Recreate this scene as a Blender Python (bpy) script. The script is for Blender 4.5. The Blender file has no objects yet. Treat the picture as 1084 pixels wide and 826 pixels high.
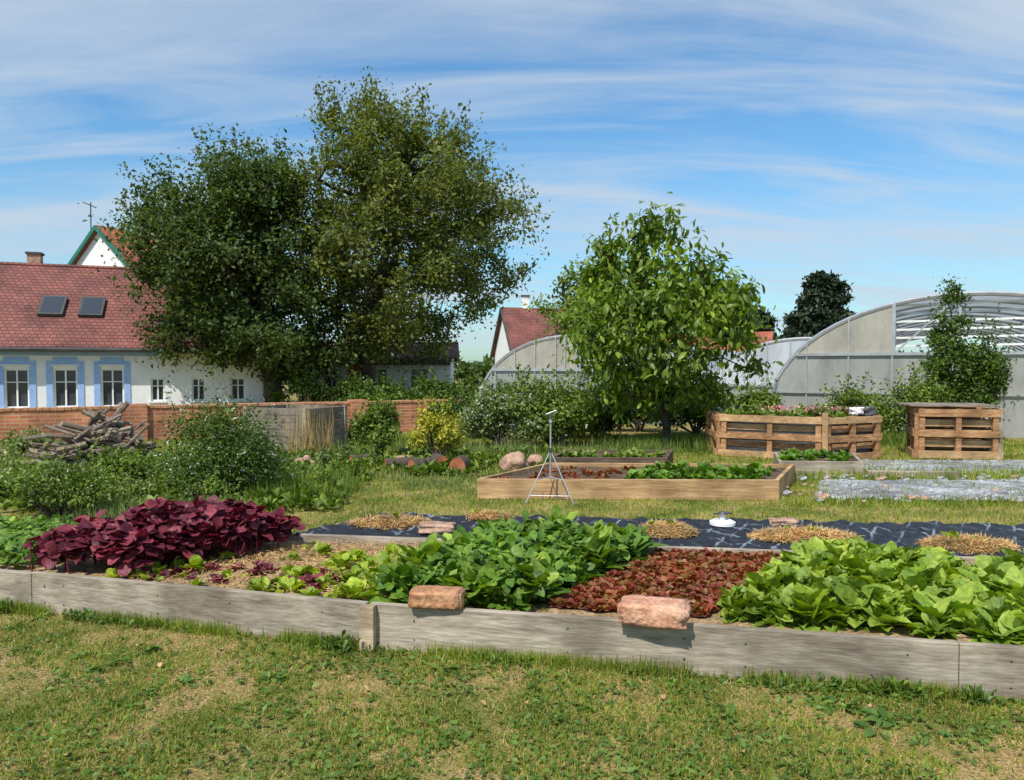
import bpy, bmesh, math, random
import numpy as np
from mathutils import Matrix, Vector, noise
rng = np.random.default_rng(7); random.seed(7)
scene = bpy.context.scene
COL = scene.collection

# ------------------------------------------------------------ materials
def new_mat(name):
    m = bpy.data.materials.new(name); m.use_nodes = True
    nt = m.node_tree; nt.nodes.clear()
    out = nt.nodes.new('ShaderNodeOutputMaterial')
    return m, nt, out
def N(nt, t, **kw):
    n = nt.nodes.new(t)
    for k, v in kw.items():
        if k.startswith('_'): setattr(n, k[1:], v)
        else: n.inputs[k.replace('__', ' ')].default_value = v
    return n
def ramp(nt, stops, fac=None, interp='LINEAR'):
    r = nt.nodes.new('ShaderNodeValToRGB'); cr = r.color_ramp; cr.interpolation = interp
    while len(cr.elements) < len(stops): cr.elements.new(0.5)
    for e, (p, c) in zip(cr.elements, stops):
        e.position = p; e.color = (*c, 1) if len(c) == 3 else c
    if fac is not None: nt.links.new(fac, r.inputs[0])
    return r
def mapping(nt, scale=(1,1,1), rot=(0,0,0)):
    tc = nt.nodes.new('ShaderNodeTexCoord'); mp = nt.nodes.new('ShaderNodeMapping')
    mp.inputs['Scale'].default_value = scale; mp.inputs['Rotation'].default_value = rot
    nt.links.new(tc.outputs['Object'], mp.inputs[0]); return mp.outputs[0]
def leaf_mat(name, cols, transl=0.3, rough=0.5, nscale=1.5, spec=0.35, fine=0):
    m, nt, out = new_mat(name); L = nt.links.new
    g = nt.nodes.new('ShaderNodeNewGeometry')
    st = [(i/(len(cols)-1), c) for i, c in enumerate(cols)]
    r = ramp(nt, st, g.outputs['Random Per Island'])
    no = N(nt, 'ShaderNodeTexNoise', Scale=nscale, Detail=3.0); L(mapping(nt), no.inputs['Vector'])
    r2 = ramp(nt, [(0.3, (0.58,0.60,0.58)), (0.7, (1.28,1.22,1.1))], no.outputs[0])
    mx = N(nt, 'ShaderNodeMix', _data_type='RGBA', _blend_type='MULTIPLY'); mx.inputs[0].default_value = 1
    L(r.outputs[0], mx.inputs[6]); L(r2.outputs[0], mx.inputs[7])
    col = mx.outputs[2]
    p = N(nt, 'ShaderNodeBsdfPrincipled', Roughness=rough)
    if fine:
        nf = N(nt, 'ShaderNodeTexNoise', Scale=fine, Detail=3.0, Distortion=.6); L(mapping(nt), nf.inputs['Vector'])
        r3 = ramp(nt, [(0.35, (0.72,0.78,0.72)), (0.65, (1.25,1.2,1.15))], nf.outputs[0])
        m3 = N(nt, 'ShaderNodeMix', _data_type='RGBA', _blend_type='MULTIPLY'); m3.inputs[0].default_value = 1
        L(col, m3.inputs[6]); L(r3.outputs[0], m3.inputs[7]); col = m3.outputs[2]
        b = N(nt, 'ShaderNodeBump', Strength=0.8, Distance=0.012); L(nf.outputs[0], b.inputs['Height']); L(b.outputs[0], p.inputs['Normal'])
    L(col, p.inputs['Base Color'])
    p.inputs['Specular IOR Level'].default_value = spec
    t = nt.nodes.new('ShaderNodeBsdfTranslucent')
    hs = N(nt, 'ShaderNodeHueSaturation', Saturation=1.15, Value=1.3); L(col, hs.inputs['Color']); L(hs.outputs[0], t.inputs[0])
    ms = nt.nodes.new('ShaderNodeMixShader'); ms.inputs[0].default_value = transl
    L(p.outputs[0], ms.inputs[1]); L(t.outputs[0], ms.inputs[2]); L(ms.outputs[0], out.inputs[0])
    return m
def noise_mat(name, stops, scale=5, stretch=(1,1,1), rough=0.85, bump=0.3, bscale=None, detail=8, metallic=0, rot=(0,0,0), fine=None, spec=0.3, blotch=None):
    m, nt, out = new_mat(name); L = nt.links.new
    v = mapping(nt, stretch, rot)
    no = N(nt, 'ShaderNodeTexNoise', Scale=scale, Detail=detail, Roughness=0.65); L(v, no.inputs['Vector'])
    r = ramp(nt, stops, no.outputs[0])
    col = r.outputs[0]
    no2 = N(nt, 'ShaderNodeTexNoise', Scale=bscale or scale*5, Detail=6.0); L(v, no2.inputs['Vector'])
    def mul(c1,c2):
        mx = N(nt, 'ShaderNodeMix', _data_type='RGBA', _blend_type='MULTIPLY'); mx.inputs[0].default_value = 1
        L(c1, mx.inputs[6]); L(c2, mx.inputs[7]); return mx.outputs[2]
    if fine:
        r2 = ramp(nt, [(0.35, (1-fine,)*3), (0.65, (1+fine,)*3)], no2.outputs[0]); col = mul(col, r2.outputs[0])
    if blotch:
        no3 = N(nt, 'ShaderNodeTexNoise', Scale=blotch, Detail=5.0); L(mapping(nt), no3.inputs['Vector'])
        r3 = ramp(nt, [(0.35, (0.62,0.6,0.58)), (0.62, (1.15,1.14,1.12))], no3.outputs[0]); col = mul(col, r3.outputs[0])
    p = N(nt, 'ShaderNodeBsdfPrincipled', Roughness=rough, Metallic=metallic); L(col, p.inputs['Base Color'])
    p.inputs['Specular IOR Level'].default_value = spec
    b = N(nt, 'ShaderNodeBump', Strength=bump, Distance=0.02); L(no2.outputs[0], b.inputs['Height']); L(b.outputs[0], p.inputs['Normal'])
    L(p.outputs[0], out.inputs[0]); return m

def wood_mat(name, dark, mid, light, stretch=(.9,7,12), rot=(0,0,0), scale=2.2):
    return noise_mat(name, [(0.25, dark), (0.5, mid), (0.75, light)], scale=scale, stretch=stretch, rough=0.85, bump=0.25, bscale=6, rot=rot, fine=0.14, blotch=2.3)

M = {}
M['wood_grey'] = wood_mat('weathered_wood', (0.19,0.15,0.11), (0.34,0.29,0.225), (0.49,0.43,0.35))
M['wood_post'] = wood_mat('post_wood', (0.26,0.19,0.12), (0.40,0.31,0.21), (0.54,0.44,0.32))
M['wood_warm'] = wood_mat('larch_wood', (0.28,0.16,0.07), (0.46,0.29,0.145), (0.60,0.42,0.235))
M['wood_dark'] = wood_mat('old_dark_wood', (0.05,0.035,0.025), (0.12,0.085,0.06), (0.22,0.17,0.12))
M['wood_pallet'] = wood_mat('pallet_wood', (0.18,0.085,0.035), (0.37,0.195,0.09), (0.58,0.38,0.21))
M['wood_crate'] = wood_mat('crate_wood', (0.12,0.095,0.075), (0.23,0.195,0.155), (0.33,0.29,0.235))
M['wood_stick'] = noise_mat('stick_bark', [(0.3,(0.10,0.07,0.05)),(0.7,(0.34,0.27,0.21))], scale=9)
M['bark'] = noise_mat('bark', [(0.3,(0.035,0.028,0.022)),(0.7,(0.14,0.11,0.085))], scale=6, stretch=(4,4,0.8), bump=0.7)
M['soil'] = noise_mat('soil', [(0.3,(0.16,0.095,0.05)),(0.5,(0.32,0.21,0.11)),(0.7,(0.50,0.36,0.20))], scale=9, bump=0.9, bscale=45, fine=0.35)
M['soil_dark'] = noise_mat('soil_dark', [(0.3,(0.05,0.032,0.022)),(0.7,(0.17,0.11,0.07))], scale=9, bump=0.9, bscale=45, fine=0.3)
M['soil_red'] = noise_mat('soil_red', [(0.3,(0.10,0.045,0.03)),(0.7,(0.28,0.14,0.08))], scale=9, bump=0.9, bscale=45, fine=0.3)
M['brick_block'] = noise_mat('old_brick', [(0.3,(0.28,0.12,0.055)),(0.5,(0.44,0.22,0.11)),(0.72,(0.58,0.34,0.20))], scale=9, bump=0.7, bscale=40, fine=0.2)
M['brick_block_pale'] = noise_mat('pale_brick', [(0.3,(0.40,0.17,0.10)),(0.5,(0.58,0.30,0.19)),(0.72,(0.70,0.46,0.33))], scale=8, bump=0.7, bscale=40, fine=0.2)
M['rock'] = noise_mat('rock', [(0.3,(0.26,0.14,0.09)),(0.7,(0.54,0.36,0.26))], scale=4, bump=0.8, fine=0.2)
M['log_end'] = noise_mat('log_end', [(0.3,(0.22,0.06,0.03)),(0.7,(0.48,0.17,0.08))], scale=8, bump=0.4)
M['gravel'] = noise_mat('gravel', [(0.35,(0.17,0.18,0.19)),(0.5,(0.31,0.32,0.33)),(0.7,(0.48,0.485,0.49))], scale=3, bump=1.0, bscale=26, fine=0.4, blotch=.9)
M['metal'] = noise_mat('galvanised_metal', [(0.3,(0.42,0.43,0.44)),(0.7,(0.6,0.6,0.6))], scale=5, rough=0.4, bump=0.02, metallic=0.6)
M['metal_dark'] = noise_mat('dark_metal', [(0.3,(0.04,0.04,0.045)),(0.7,(0.1,0.1,0.1))], scale=5, rough=0.4, bump=0.02)
M['white_paint'] = noise_mat('white_render', [(0.3,(0.70,0.70,0.69)),(0.7,(0.82,0.82,0.81))], scale=1.2, bump=0.05, fine=0.04)
M['white_plastic'] = noise_mat('white_plastic', [(0.3,(0.75,0.75,0.75)),(0.7,(0.82,0.82,0.82))], scale=2, rough=0.35, bump=0.02)
M['blue_paint'] = noise_mat('blue_render', [(0.3,(0.26,0.41,0.70)),(0.7,(0.34,0.50,0.78))], scale=1.5, bump=0.05, fine=0.05)
M['green_paint'] = noise_mat('green_trim', [(0.3,(0.02,0.13,0.10)),(0.7,(0.03,0.18,0.14))], scale=1.5, bump=0.05)
M['red_paint'] = noise_mat('red_door', [(0.3,(0.35,0.03,0.03)),(0.7,(0.45,0.05,0.04))], scale=1.5, bump=0.05)
M['trim_grey'] = noise_mat('grey_trim', [(0.3,(0.05,0.05,0.05)),(0.7,(0.10,0.10,0.10))], scale=2, bump=0.05)
M['petal_white'] = leaf_mat('white_petals', [(0.7,0.7,0.68),(0.82,0.8,0.78)], transl=0.2)
M['petal_pink'] = leaf_mat('pink_petals', [(0.6,0.08,0.16),(0.75,0.25,0.33),(0.8,0.6,0.6)], transl=0.2)
def glass():
    m, nt, out = new_mat('window_glass')
    p = N(nt,'ShaderNodeBsdfPrincipled', Roughness=0.08); p.inputs['Base Color'].default_value=(0.05,0.055,0.065,1)
    nt.links.new(p.outputs[0], out.inputs[0]); return m
M['glass'] = glass()
def film(name, col, tr, alpha=0.0, sc=1.2):
    m, nt, out = new_mat(name); L = nt.links.new
    v = mapping(nt, (1,1,.35))
    no = N(nt,'ShaderNodeTexNoise', Scale=sc, Detail=9.0, Roughness=.65); L(v,no.inputs['Vector'])
    r = ramp(nt, [(0.3,tuple(c*0.62 for c in col)),(0.65,col)], no.outputs[0])
    p = N(nt,'ShaderNodeBsdfPrincipled', Roughness=0.35); L(r.outputs[0],p.inputs['Base Color'])
    t = nt.nodes.new('ShaderNodeBsdfTranslucent'); L(r.outputs[0],t.inputs[0])
    ms = nt.nodes.new('ShaderNodeMixShader'); ms.inputs[0].default_value=tr
    L(p.outputs[0],ms.inputs[1]); L(t.outputs[0],ms.inputs[2])
    tp = nt.nodes.new('ShaderNodeBsdfTransparent'); m2 = nt.nodes.new('ShaderNodeMixShader'); m2.inputs[0].default_value=alpha
    L(ms.outputs[0],m2.inputs[1]); L(tp.outputs[0],m2.inputs[2]); L(m2.outputs[0],out.inputs[0]); return m
M['film'] = film('greenhouse_film', (0.60,0.65,0.70), 0.35, 0.06)
M['film_white'] = film('white_film', (0.70,0.74,0.78), 0.3, 0.0)
M['film_beige'] = film('polycarbonate_panel', (0.58,0.54,0.45), 0.3, 0.05, 2.5)
M['film_grey'] = film('lower_panel', (0.50,0.51,0.47), 0.3, 0.08, 2.0)
def masonry(name, c1, c2, cm, bw, rh, ms, rough=.9, big=1.7):
    m, nt, out = new_mat(name); L = nt.links.new
    tc = nt.nodes.new('ShaderNodeTexCoord'); s = nt.nodes.new('ShaderNodeSeparateXYZ'); c = nt.nodes.new('ShaderNodeCombineXYZ')
    L(tc.outputs['Object'], s.inputs[0]); L(s.outputs[0], c.inputs[0]); L(s.outputs[2], c.inputs[1])
    b = N(nt,'ShaderNodeTexBrick', Scale=1.0); b.inputs['Color1'].default_value=(*c1,1); b.inputs['Color2'].default_value=(*c2,1)
    b.inputs['Mortar'].default_value=(*cm,1); b.inputs['Mortar Size'].default_value=ms
    b.inputs['Brick Width'].default_value=bw; b.inputs['Row Height'].default_value=rh
    L(c.outputs[0], b.inputs['Vector'])
    no = N(nt,'ShaderNodeTexNoise', Scale=big, Detail=8.0); L(tc.outputs['Object'], no.inputs['Vector'])
    r = ramp(nt, [(0.3,(0.6,0.55,0.55)),(0.7,(1.4,1.32,1.25))], no.outputs[0])
    mx = N(nt,'ShaderNodeMix',_data_type='RGBA',_blend_type='MULTIPLY'); mx.inputs[0].default_value=1
    L(b.outputs[0],mx.inputs[6]); L(r.outputs[0],mx.inputs[7])
    p = N(nt,'ShaderNodeBsdfPrincipled', Roughness=rough); L(mx.outputs[2],p.inputs['Base Color'])
    bp = N(nt,'ShaderNodeBump', Strength=0.6, Distance=0.012); L(b.outputs['Fac'],bp.inputs['Height']); bp.invert=True; L(bp.outputs[0],p.inputs['Normal'])
    L(p.outputs[0],out.inputs[0]); return m
M['brick_wall'] = masonry('brick_masonry',(0.48,0.19,0.085),(0.32,0.115,0.055),(0.42,0.30,0.22),.25,.08,.009)
M['tiles'] = masonry('roof_tiles',(0.24,0.085,0.068),(0.17,0.058,0.047),(0.07,0.026,0.022),.19,.12,.014,.8,.9)
M['tiles_orange'] = masonry('roof_tiles_orange',(0.46,0.14,0.07),(0.36,0.10,0.05),(0.16,0.05,0.03),.19,.12,.014,.7,.9)
def fabric_mat():
    m, nt, out = new_mat('weed_fabric'); L = nt.links.new
    v = mapping(nt,(1,1,1))
    w1 = N(nt,'ShaderNodeTexNoise', Scale=5, Detail=5.0, Distortion=1.5); L(v,w1.inputs['Vector'])
    def lines(rot,sc,dist):
        w=nt.nodes.new('ShaderNodeTexWave'); w.wave_type='BANDS'; w.bands_direction='X'; w.inputs['Scale'].default_value=sc; w.inputs['Distortion'].default_value=dist; w.inputs['Detail'].default_value=3; w.inputs['Detail Scale'].default_value=1.2
        L(mapping(nt,(1,1,1),(0,0,rot)),w.inputs['Vector']); return ramp(nt,[(.96,(0,0,0)),(1,(1,1,1))],w.outputs['Fac']).outputs[0]
    a=lines(.55,1.6,2.2); b=lines(-.9,1.3,2.5)
    mxx=N(nt,'ShaderNodeMix',_data_type='RGBA',_blend_type='LIGHTEN'); mxx.inputs[0].default_value=1; L(a,mxx.inputs[6]); L(b,mxx.inputs[7])
    br=N(nt,'ShaderNodeTexNoise', Scale=2.7, Detail=2.0); L(v,br.inputs['Vector']); rb=ramp(nt,[(.42,(0,0,0)),(.6,(1,1,1))],br.outputs[0])
    mm=N(nt,'ShaderNodeMix',_data_type='RGBA',_blend_type='MULTIPLY'); mm.inputs[0].default_value=1; L(mxx.outputs[2],mm.inputs[6]); L(rb.outputs[0],mm.inputs[7])
    r = ramp(nt, [(0.0,(0.020,0.023,0.030)),(1,(0.22,0.25,0.28))], mm.outputs[2])  # pale wavy lines: wrinkle sheen painted into the base colour
    p = N(nt,'ShaderNodeBsdfPrincipled', Roughness=0.5); L(r.outputs[0],p.inputs['Base Color']); p.inputs['Specular IOR Level'].default_value=.35
    bp = N(nt,'ShaderNodeBump', Strength=1.0, Distance=0.06); L(w1.outputs[0],bp.inputs['Height']); L(bp.outputs[0],p.inputs['Normal'])
    L(p.outputs[0],out.inputs[0]); return m
M['fabric'] = fabric_mat()
def ground_mat():
    m, nt, out = new_mat('lawn_ground'); L = nt.links.new
    v = mapping(nt,(1,1,1))
    a = N(nt,'ShaderNodeTexNoise', Scale=1.6, Detail=9.0, Roughness=0.7); L(v,a.inputs['Vector'])
    r = ramp(nt, [(0.3,(0.09,0.13,0.02)),(0.43,(0.17,0.19,0.04)),(0.53,(0.34,0.25,0.10)),(0.68,(0.46,0.32,0.16))], a.outputs[0])
    b = N(nt,'ShaderNodeTexNoise', Scale=60, Detail=6.0); L(v,b.inputs['Vector'])
    r2 = ramp(nt, [(0.3,(0.45,0.45,0.45)),(0.7,(1.4,1.4,1.4))], b.outputs[0])
    mx = N(nt,'ShaderNodeMix',_data_type='RGBA',_blend_type='MULTIPLY'); mx.inputs[0].default_value=1
    L(r.outputs[0],mx.inputs[6]); L(r2.outputs[0],mx.inputs[7])
    p = N(nt,'ShaderNodeBsdfPrincipled', Roughness=0.95); L(mx.outputs[2],p.inputs['Base Color'])
    p.inputs['Specular IOR Level'].default_value=0.1
    bp = N(nt,'ShaderNodeBump', Strength=0.8, Distance=0.03); L(b.outputs[0],bp.inputs['Height']); L(bp.outputs[0],p.inputs['Normal'])
    L(p.outputs[0],out.inputs[0]); return m
M['ground'] = ground_mat()
M['grass'] = leaf_mat('grass_blades', [(0.12,0.21,0.020),(0.19,0.29,0.028),(0.28,0.34,0.045),(0.42,0.36,0.12)], nscale=1.6)
M['grass_dry'] = leaf_mat('dry_grass', [(0.44,0.32,0.14),(0.56,0.42,0.20),(0.36,0.24,0.10)], nscale=3)
M['straw'] = leaf_mat('straw', [(0.48,0.30,0.12),(0.64,0.45,0.21),(0.38,0.22,0.09)], nscale=4, transl=0.1)
M['weed'] = leaf_mat('weed_leaves', [(0.06,0.13,0.02),(0.11,0.20,0.035),(0.18,0.28,0.05)], nscale=3)
M['walnut'] = leaf_mat('walnut_leaves', [(0.085,0.12,0.024),(0.15,0.185,0.037),(0.23,0.26,0.06)], nscale=0.7, transl=.4)
M['dark_tree'] = leaf_mat('dark_leaves', [(0.045,0.085,0.020),(0.085,0.135,0.030),(0.14,0.19,0.048)], nscale=0.7, transl=.4)
M['cherry'] = leaf_mat('cherry_leaves', [(0.08,0.15,0.014),(0.15,0.24,0.024),(0.27,0.36,0.048)], nscale=1.2, rough=0.4, transl=0.38)
M['pale_tree'] = leaf_mat('pale_leaves', [(0.12,0.20,0.03),(0.20,0.28,0.05)], nscale=1)
M['conifer'] = leaf_mat('conifer_needles', [(0.020,0.040,0.020),(0.05,0.075,0.036)], nscale=1, transl=0.1)
M['shrub_dark'] = leaf_mat('shrub_leaves', [(0.045,0.10,0.014),(0.085,0.155,0.024),(0.14,0.21,0.035)], nscale=3)
M['shrub_mid'] = leaf_mat('shrub_leaves_mid', [(0.08,0.15,0.02),(0.15,0.23,0.035),(0.25,0.33,0.06)], nscale=2)
M['shrub_grey'] = leaf_mat('shrub_leaves_grey', [(0.11,0.17,0.05),(0.19,0.26,0.08),(0.29,0.35,0.12)], nscale=2)
M['shrub_yellow'] = leaf_mat('shrub_leaves_yellow', [(0.22,0.28,0.03),(0.42,0.42,0.05),(0.60,0.52,0.07)], nscale=4)
M['burgundy'] = leaf_mat('burgundy_leaves', [(0.085,0.012,0.028),(0.17,0.025,0.05),(0.27,0.05,0.08)], nscale=4, rough=0.5, transl=0.2, fine=28)
M['red_lettuce'] = leaf_mat('red_lettuce_leaves', [(0.20,0.03,0.022),(0.32,0.065,0.04),(0.22,0.16,0.04),(0.38,0.12,0.06)], nscale=4)
M['chard'] = leaf_mat('chard_leaves', [(0.07,0.16,0.02),(0.13,0.25,0.033),(0.21,0.34,0.05)], nscale=4, rough=0.45, fine=30)
M['lettuce'] = leaf_mat('lettuce_leaves', [(0.16,0.27,0.03),(0.25,0.37,0.05),(0.36,0.47,0.085)], nscale=4, rough=0.48, fine=30)
M['lime'] = leaf_mat('young_lettuce_leaves', [(0.20,0.31,0.02),(0.32,0.43,0.04),(0.42,0.50,0.07)], nscale=4, rough=0.45, fine=35)

# ------------------------------------------------------------ geometry helpers
def link(ob, parent=None):
    COL.objects.link(ob)
    if parent is not None:
        ob.parent = parent
        ob.matrix_parent_inverse = Matrix.Translation(-Vector(parent.location))
    return ob
def empty(name, loc=(0,0,0)):
    e = bpy.data.objects.new(name, None); e.location = loc; e.empty_display_size=0.3; COL.objects.link(e); return e
def np_mesh(name, V, F, mat, parent=None, smooth=True):
    me = bpy.data.meshes.new(name); nv=len(V); nf,k=F.shape
    me.vertices.add(nv); me.vertices.foreach_set('co', V.astype(np.float32).ravel())
    me.loops.add(nf*k); me.loops.foreach_set('vertex_index', F.astype(np.int32).ravel())
    me.polygons.add(nf); me.polygons.foreach_set('loop_start', np.arange(0,nf*k,k,dtype=np.int32))
    me.polygons.foreach_set('loop_total', np.full(nf,k,dtype=np.int32))
    if smooth: me.polygons.foreach_set('use_smooth', np.ones(nf,dtype=bool))
    me.materials.append(mat); me.update(calc_edges=True); me.validate()
    return link(bpy.data.objects.new(name, me), parent)
def norm(a): return a/np.maximum(np.linalg.norm(a,axis=-1,keepdims=True),1e-9)
def frames(d, n):
    x = norm(d); z = norm(n - (n*x).sum(-1,keepdims=True)*x); y = np.cross(z,x)
    return np.stack([x,y,z],axis=-1)
def instance(T, F, pos, R, s):
    s = np.asarray(s); s = s[:,None,None] if s.ndim==1 else s[:,None,:]
    P = (T[None]*s) @ np.transpose(R,(0,2,1)) + pos[:,None,:]
    n=len(pos); FF = (F[None]+ (np.arange(n)*len(T))[:,None,None]).reshape(-1,F.shape[1])
    return P.reshape(-1,3), FF
def join(parts):
    V=[];F=[];o=0
    for v,f in parts: V.append(v);F.append(f+o);o+=len(v)
    return np.concatenate(V),np.concatenate(F)
T_S = np.array([(0,0,0),(0.45,-0.28,0.09),(1,0,-0.08),(0.45,0.28,0.09)],float); F_S=np.array([(0,1,2),(0,2,3)])
T_G = np.array([(0,-.5,0),(0,.5,0),(.55,-.4,.05),(.55,.4,.05),(1,0,-.02)],float); F_G=np.array([(0,1,3),(0,3,2),(2,3,4)])
def leaf_T(w=.6, droop=.3, fold=.25, stalk=.15, ripple=.03, prof=(.7,1,.65), seed=0):
    r=np.random.default_rng(seed); ts=[0,stalk,stalk+(1-stalk)*.3,stalk+(1-stalk)*.6,stalk+(1-stalk)*.86,1.0]
    ws=[.05,.07,prof[0],prof[1],prof[2],.08]; V=[]
    for t,wd in zip(ts,ws):
        h=wd*w/2; z=-droop*t*t
        V+= [(t,-h,z+fold*h+r.normal()*ripple*(wd>.2)),(t,0,z),(t,h,z+fold*h+r.normal()*ripple*(wd>.2))]
    F=[]
    for i in range(5):
        a=i*3; F+=[(a,a+1,a+4,a+3),(a+1,a+2,a+5,a+4)]
    return np.array(V,float), np.array(F)
def rand_dirs(n, up=0.0):
    d = norm(rng.normal(size=(n,3))); d[:,2]+=up; return norm(d)

class MB:
    def __init__(s): s.v=[];s.f=[];s.m=[];s.mats=[]
    def mi(s,mat):
        if mat not in s.mats: s.mats.append(mat)
        return s.mats.index(mat)
    def add(s,V,F,mat):
        o=len(s.v); k=s.mi(mat); s.v+= [tuple(v) for v in V]
        for f in F: s.f.append(tuple(i+o for i in f)); s.m.append(k)
    def box(s,c,size,mat,rz=0,M4=None):
        hx,hy,hz=size[0]/2,size[1]/2,size[2]/2
        V=[Vector((x,y,z)) for x in(-hx,hx) for y in(-hy,hy) for z in(-hz,hz)]
        R = M4 if M4 is not None else Matrix.Rotation(rz,3,'Z')
        V=[R@v+Vector(c) for v in V]
        s.add(V,[(0,1,3,2),(4,6,7,5),(0,4,5,1),(2,3,7,6),(0,2,6,4),(1,5,7,3)],mat)
    def plank(s,p0,p1,z0,z1,th,mat):
        p0=Vector((p0[0],p0[1],0));p1=Vector((p1[0],p1[1],0));d=p1-p0
        c=(p0+p1)/2; s.box((c.x,c.y,(z0+z1)/2),(d.length,th,z1-z0),mat,rz=math.atan2(d.y,d.x))
    def beam(s,p0,p1,w,h,mat):
        p0=Vector(p0);p1=Vector(p1);d=p1-p0
        q=d.to_track_quat('X','Z').to_matrix(); s.box((p0+p1)/2,(d.length,w,h),mat,M4=q)
    def tube(s,pts,rad,mat,n=8,cap=True):
        pts=[Vector(p) for p in pts]; V=[]
        if not hasattr(rad,'__len__'): rad=[rad]*len(pts)
        for i,p in enumerate(pts):
            d=(pts[min(i+1,len(pts)-1)]-pts[max(i-1,0)]).normalized()
            a=d.cross(Vector((0.31,0.12,1)) if abs(d.z)<.95 else Vector((1,0,0))).normalized(); b=d.cross(a)
            for k in range(n):
                t=2*math.pi*k/n; V.append(p+(a*math.cos(t)+b*math.sin(t))*rad[i])
        F=[]
        for i in range(len(pts)-1):
            for k in range(n):
                k2=(k+1)%n; F.append((i*n+k,i*n+k2,(i+1)*n+k2,(i+1)*n+k))
        if cap: F.append(tuple(range(n-1,-1,-1))); F.append(tuple((len(pts)-1)*n+k for k in range(n)))
        s.add(V,F,mat)
    def build(s,name,parent=None,bevel=0,smooth=False,loc=None,rz=0):
        me=bpy.data.meshes.new(name); me.from_pydata(s.v,[],s.f)
        for m in s.mats: me.materials.append(m)
        me.polygons.foreach_set('material_index',s.m)
        if smooth: me.polygons.foreach_set('use_smooth',[True]*len(s.f))
        me.update(); ob=bpy.data.objects.new(name,me)
        if loc is not None: ob.location=loc; ob.rotation_euler=(0,0,rz)
        link(ob,parent)
        if bevel:
            b=ob.modifiers.new('bevel','BEVEL'); b.width=bevel; b.segments=2; b.limit_method='ANGLE'
        return ob

def bil(q,u,v):
    q=np.array(q,float); u=np.asarray(u)[:,None];v=np.asarray(v)[:,None]
    return (q[0]*(1-u)+q[1]*u)*(1-v)+(q[3]*(1-u)+q[2]*u)*v
def quad_rand(q,n): return bil(q,rng.random(n),rng.random(n))
def quad_grid(q,nu,nv,j=.3):
    U,W=np.meshgrid((np.arange(nu)+.5)/nu,(np.arange(nv)+.5)/nv); U=U.ravel()+rng.uniform(-j,j,U.size)/nu; W=W.ravel()+rng.uniform(-j,j,W.size)/nv
    return bil(q,U,W)

def rosettes(name, xy, z0, nleaf, L, mat, w=.6, el=(15,75), droop=.35, fold=.25, prof=(.7,1,.65), stalk=.12, ripple=.03, parent=None, Lvar=.25, pvar=.15):
    n=len(xy); parts=[]; ps=(1+rng.normal(size=n)*pvar).clip(.5,1.6)
    for s in range(4):
        T,F=leaf_T(w*(.9+.07*s),droop*(.7+.2*s),fold,stalk,ripple,prof,seed=s+11)
        idx=np.repeat(np.arange(n),max(1,nleaf//4)); m=len(idx)
        az=rng.random(m)*2*np.pi; e=np.radians(rng.uniform(el[0],el[1],m))
        d=np.stack([np.cos(az)*np.cos(e),np.sin(az)*np.cos(e),np.sin(e)],-1)
        nn=np.tile([0,0,1.0],(m,1))+rng.normal(size=(m,3))*.25
        pos=np.concatenate([xy[idx]+rng.normal(size=(m,2))*L*.14,np.full((m,1),z0)],1)
        s_=L*ps[idx]*(1+rng.uniform(-Lvar,Lvar,m))
        parts.append(instance(T,F,pos,frames(d,nn),s_))
    V,F=join(parts); return np_mesh(name,V,F,mat,parent)

def blades(xy,z0,h,w,lean=.5,hv=.5):
    n=len(xy); az=rng.random(n)*2*np.pi; ln=np.abs(rng.normal(size=n))*lean
    d=np.stack([np.cos(az)*ln,np.sin(az)*ln,np.ones(n)],-1)
    nn=np.stack([np.cos(az),np.sin(az),np.full(n,.6)],-1)+rng.normal(size=(n,3))*.4
    pos=np.concatenate([xy,np.full((n,1),z0)],1)
    L=h*(1+rng.uniform(-hv,hv,n)); S=np.stack([L,np.full(n,w)*(.7+.6*rng.random(n)),L],-1)
    return instance(T_G,F_G,pos,frames(d,nn),S)

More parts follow.
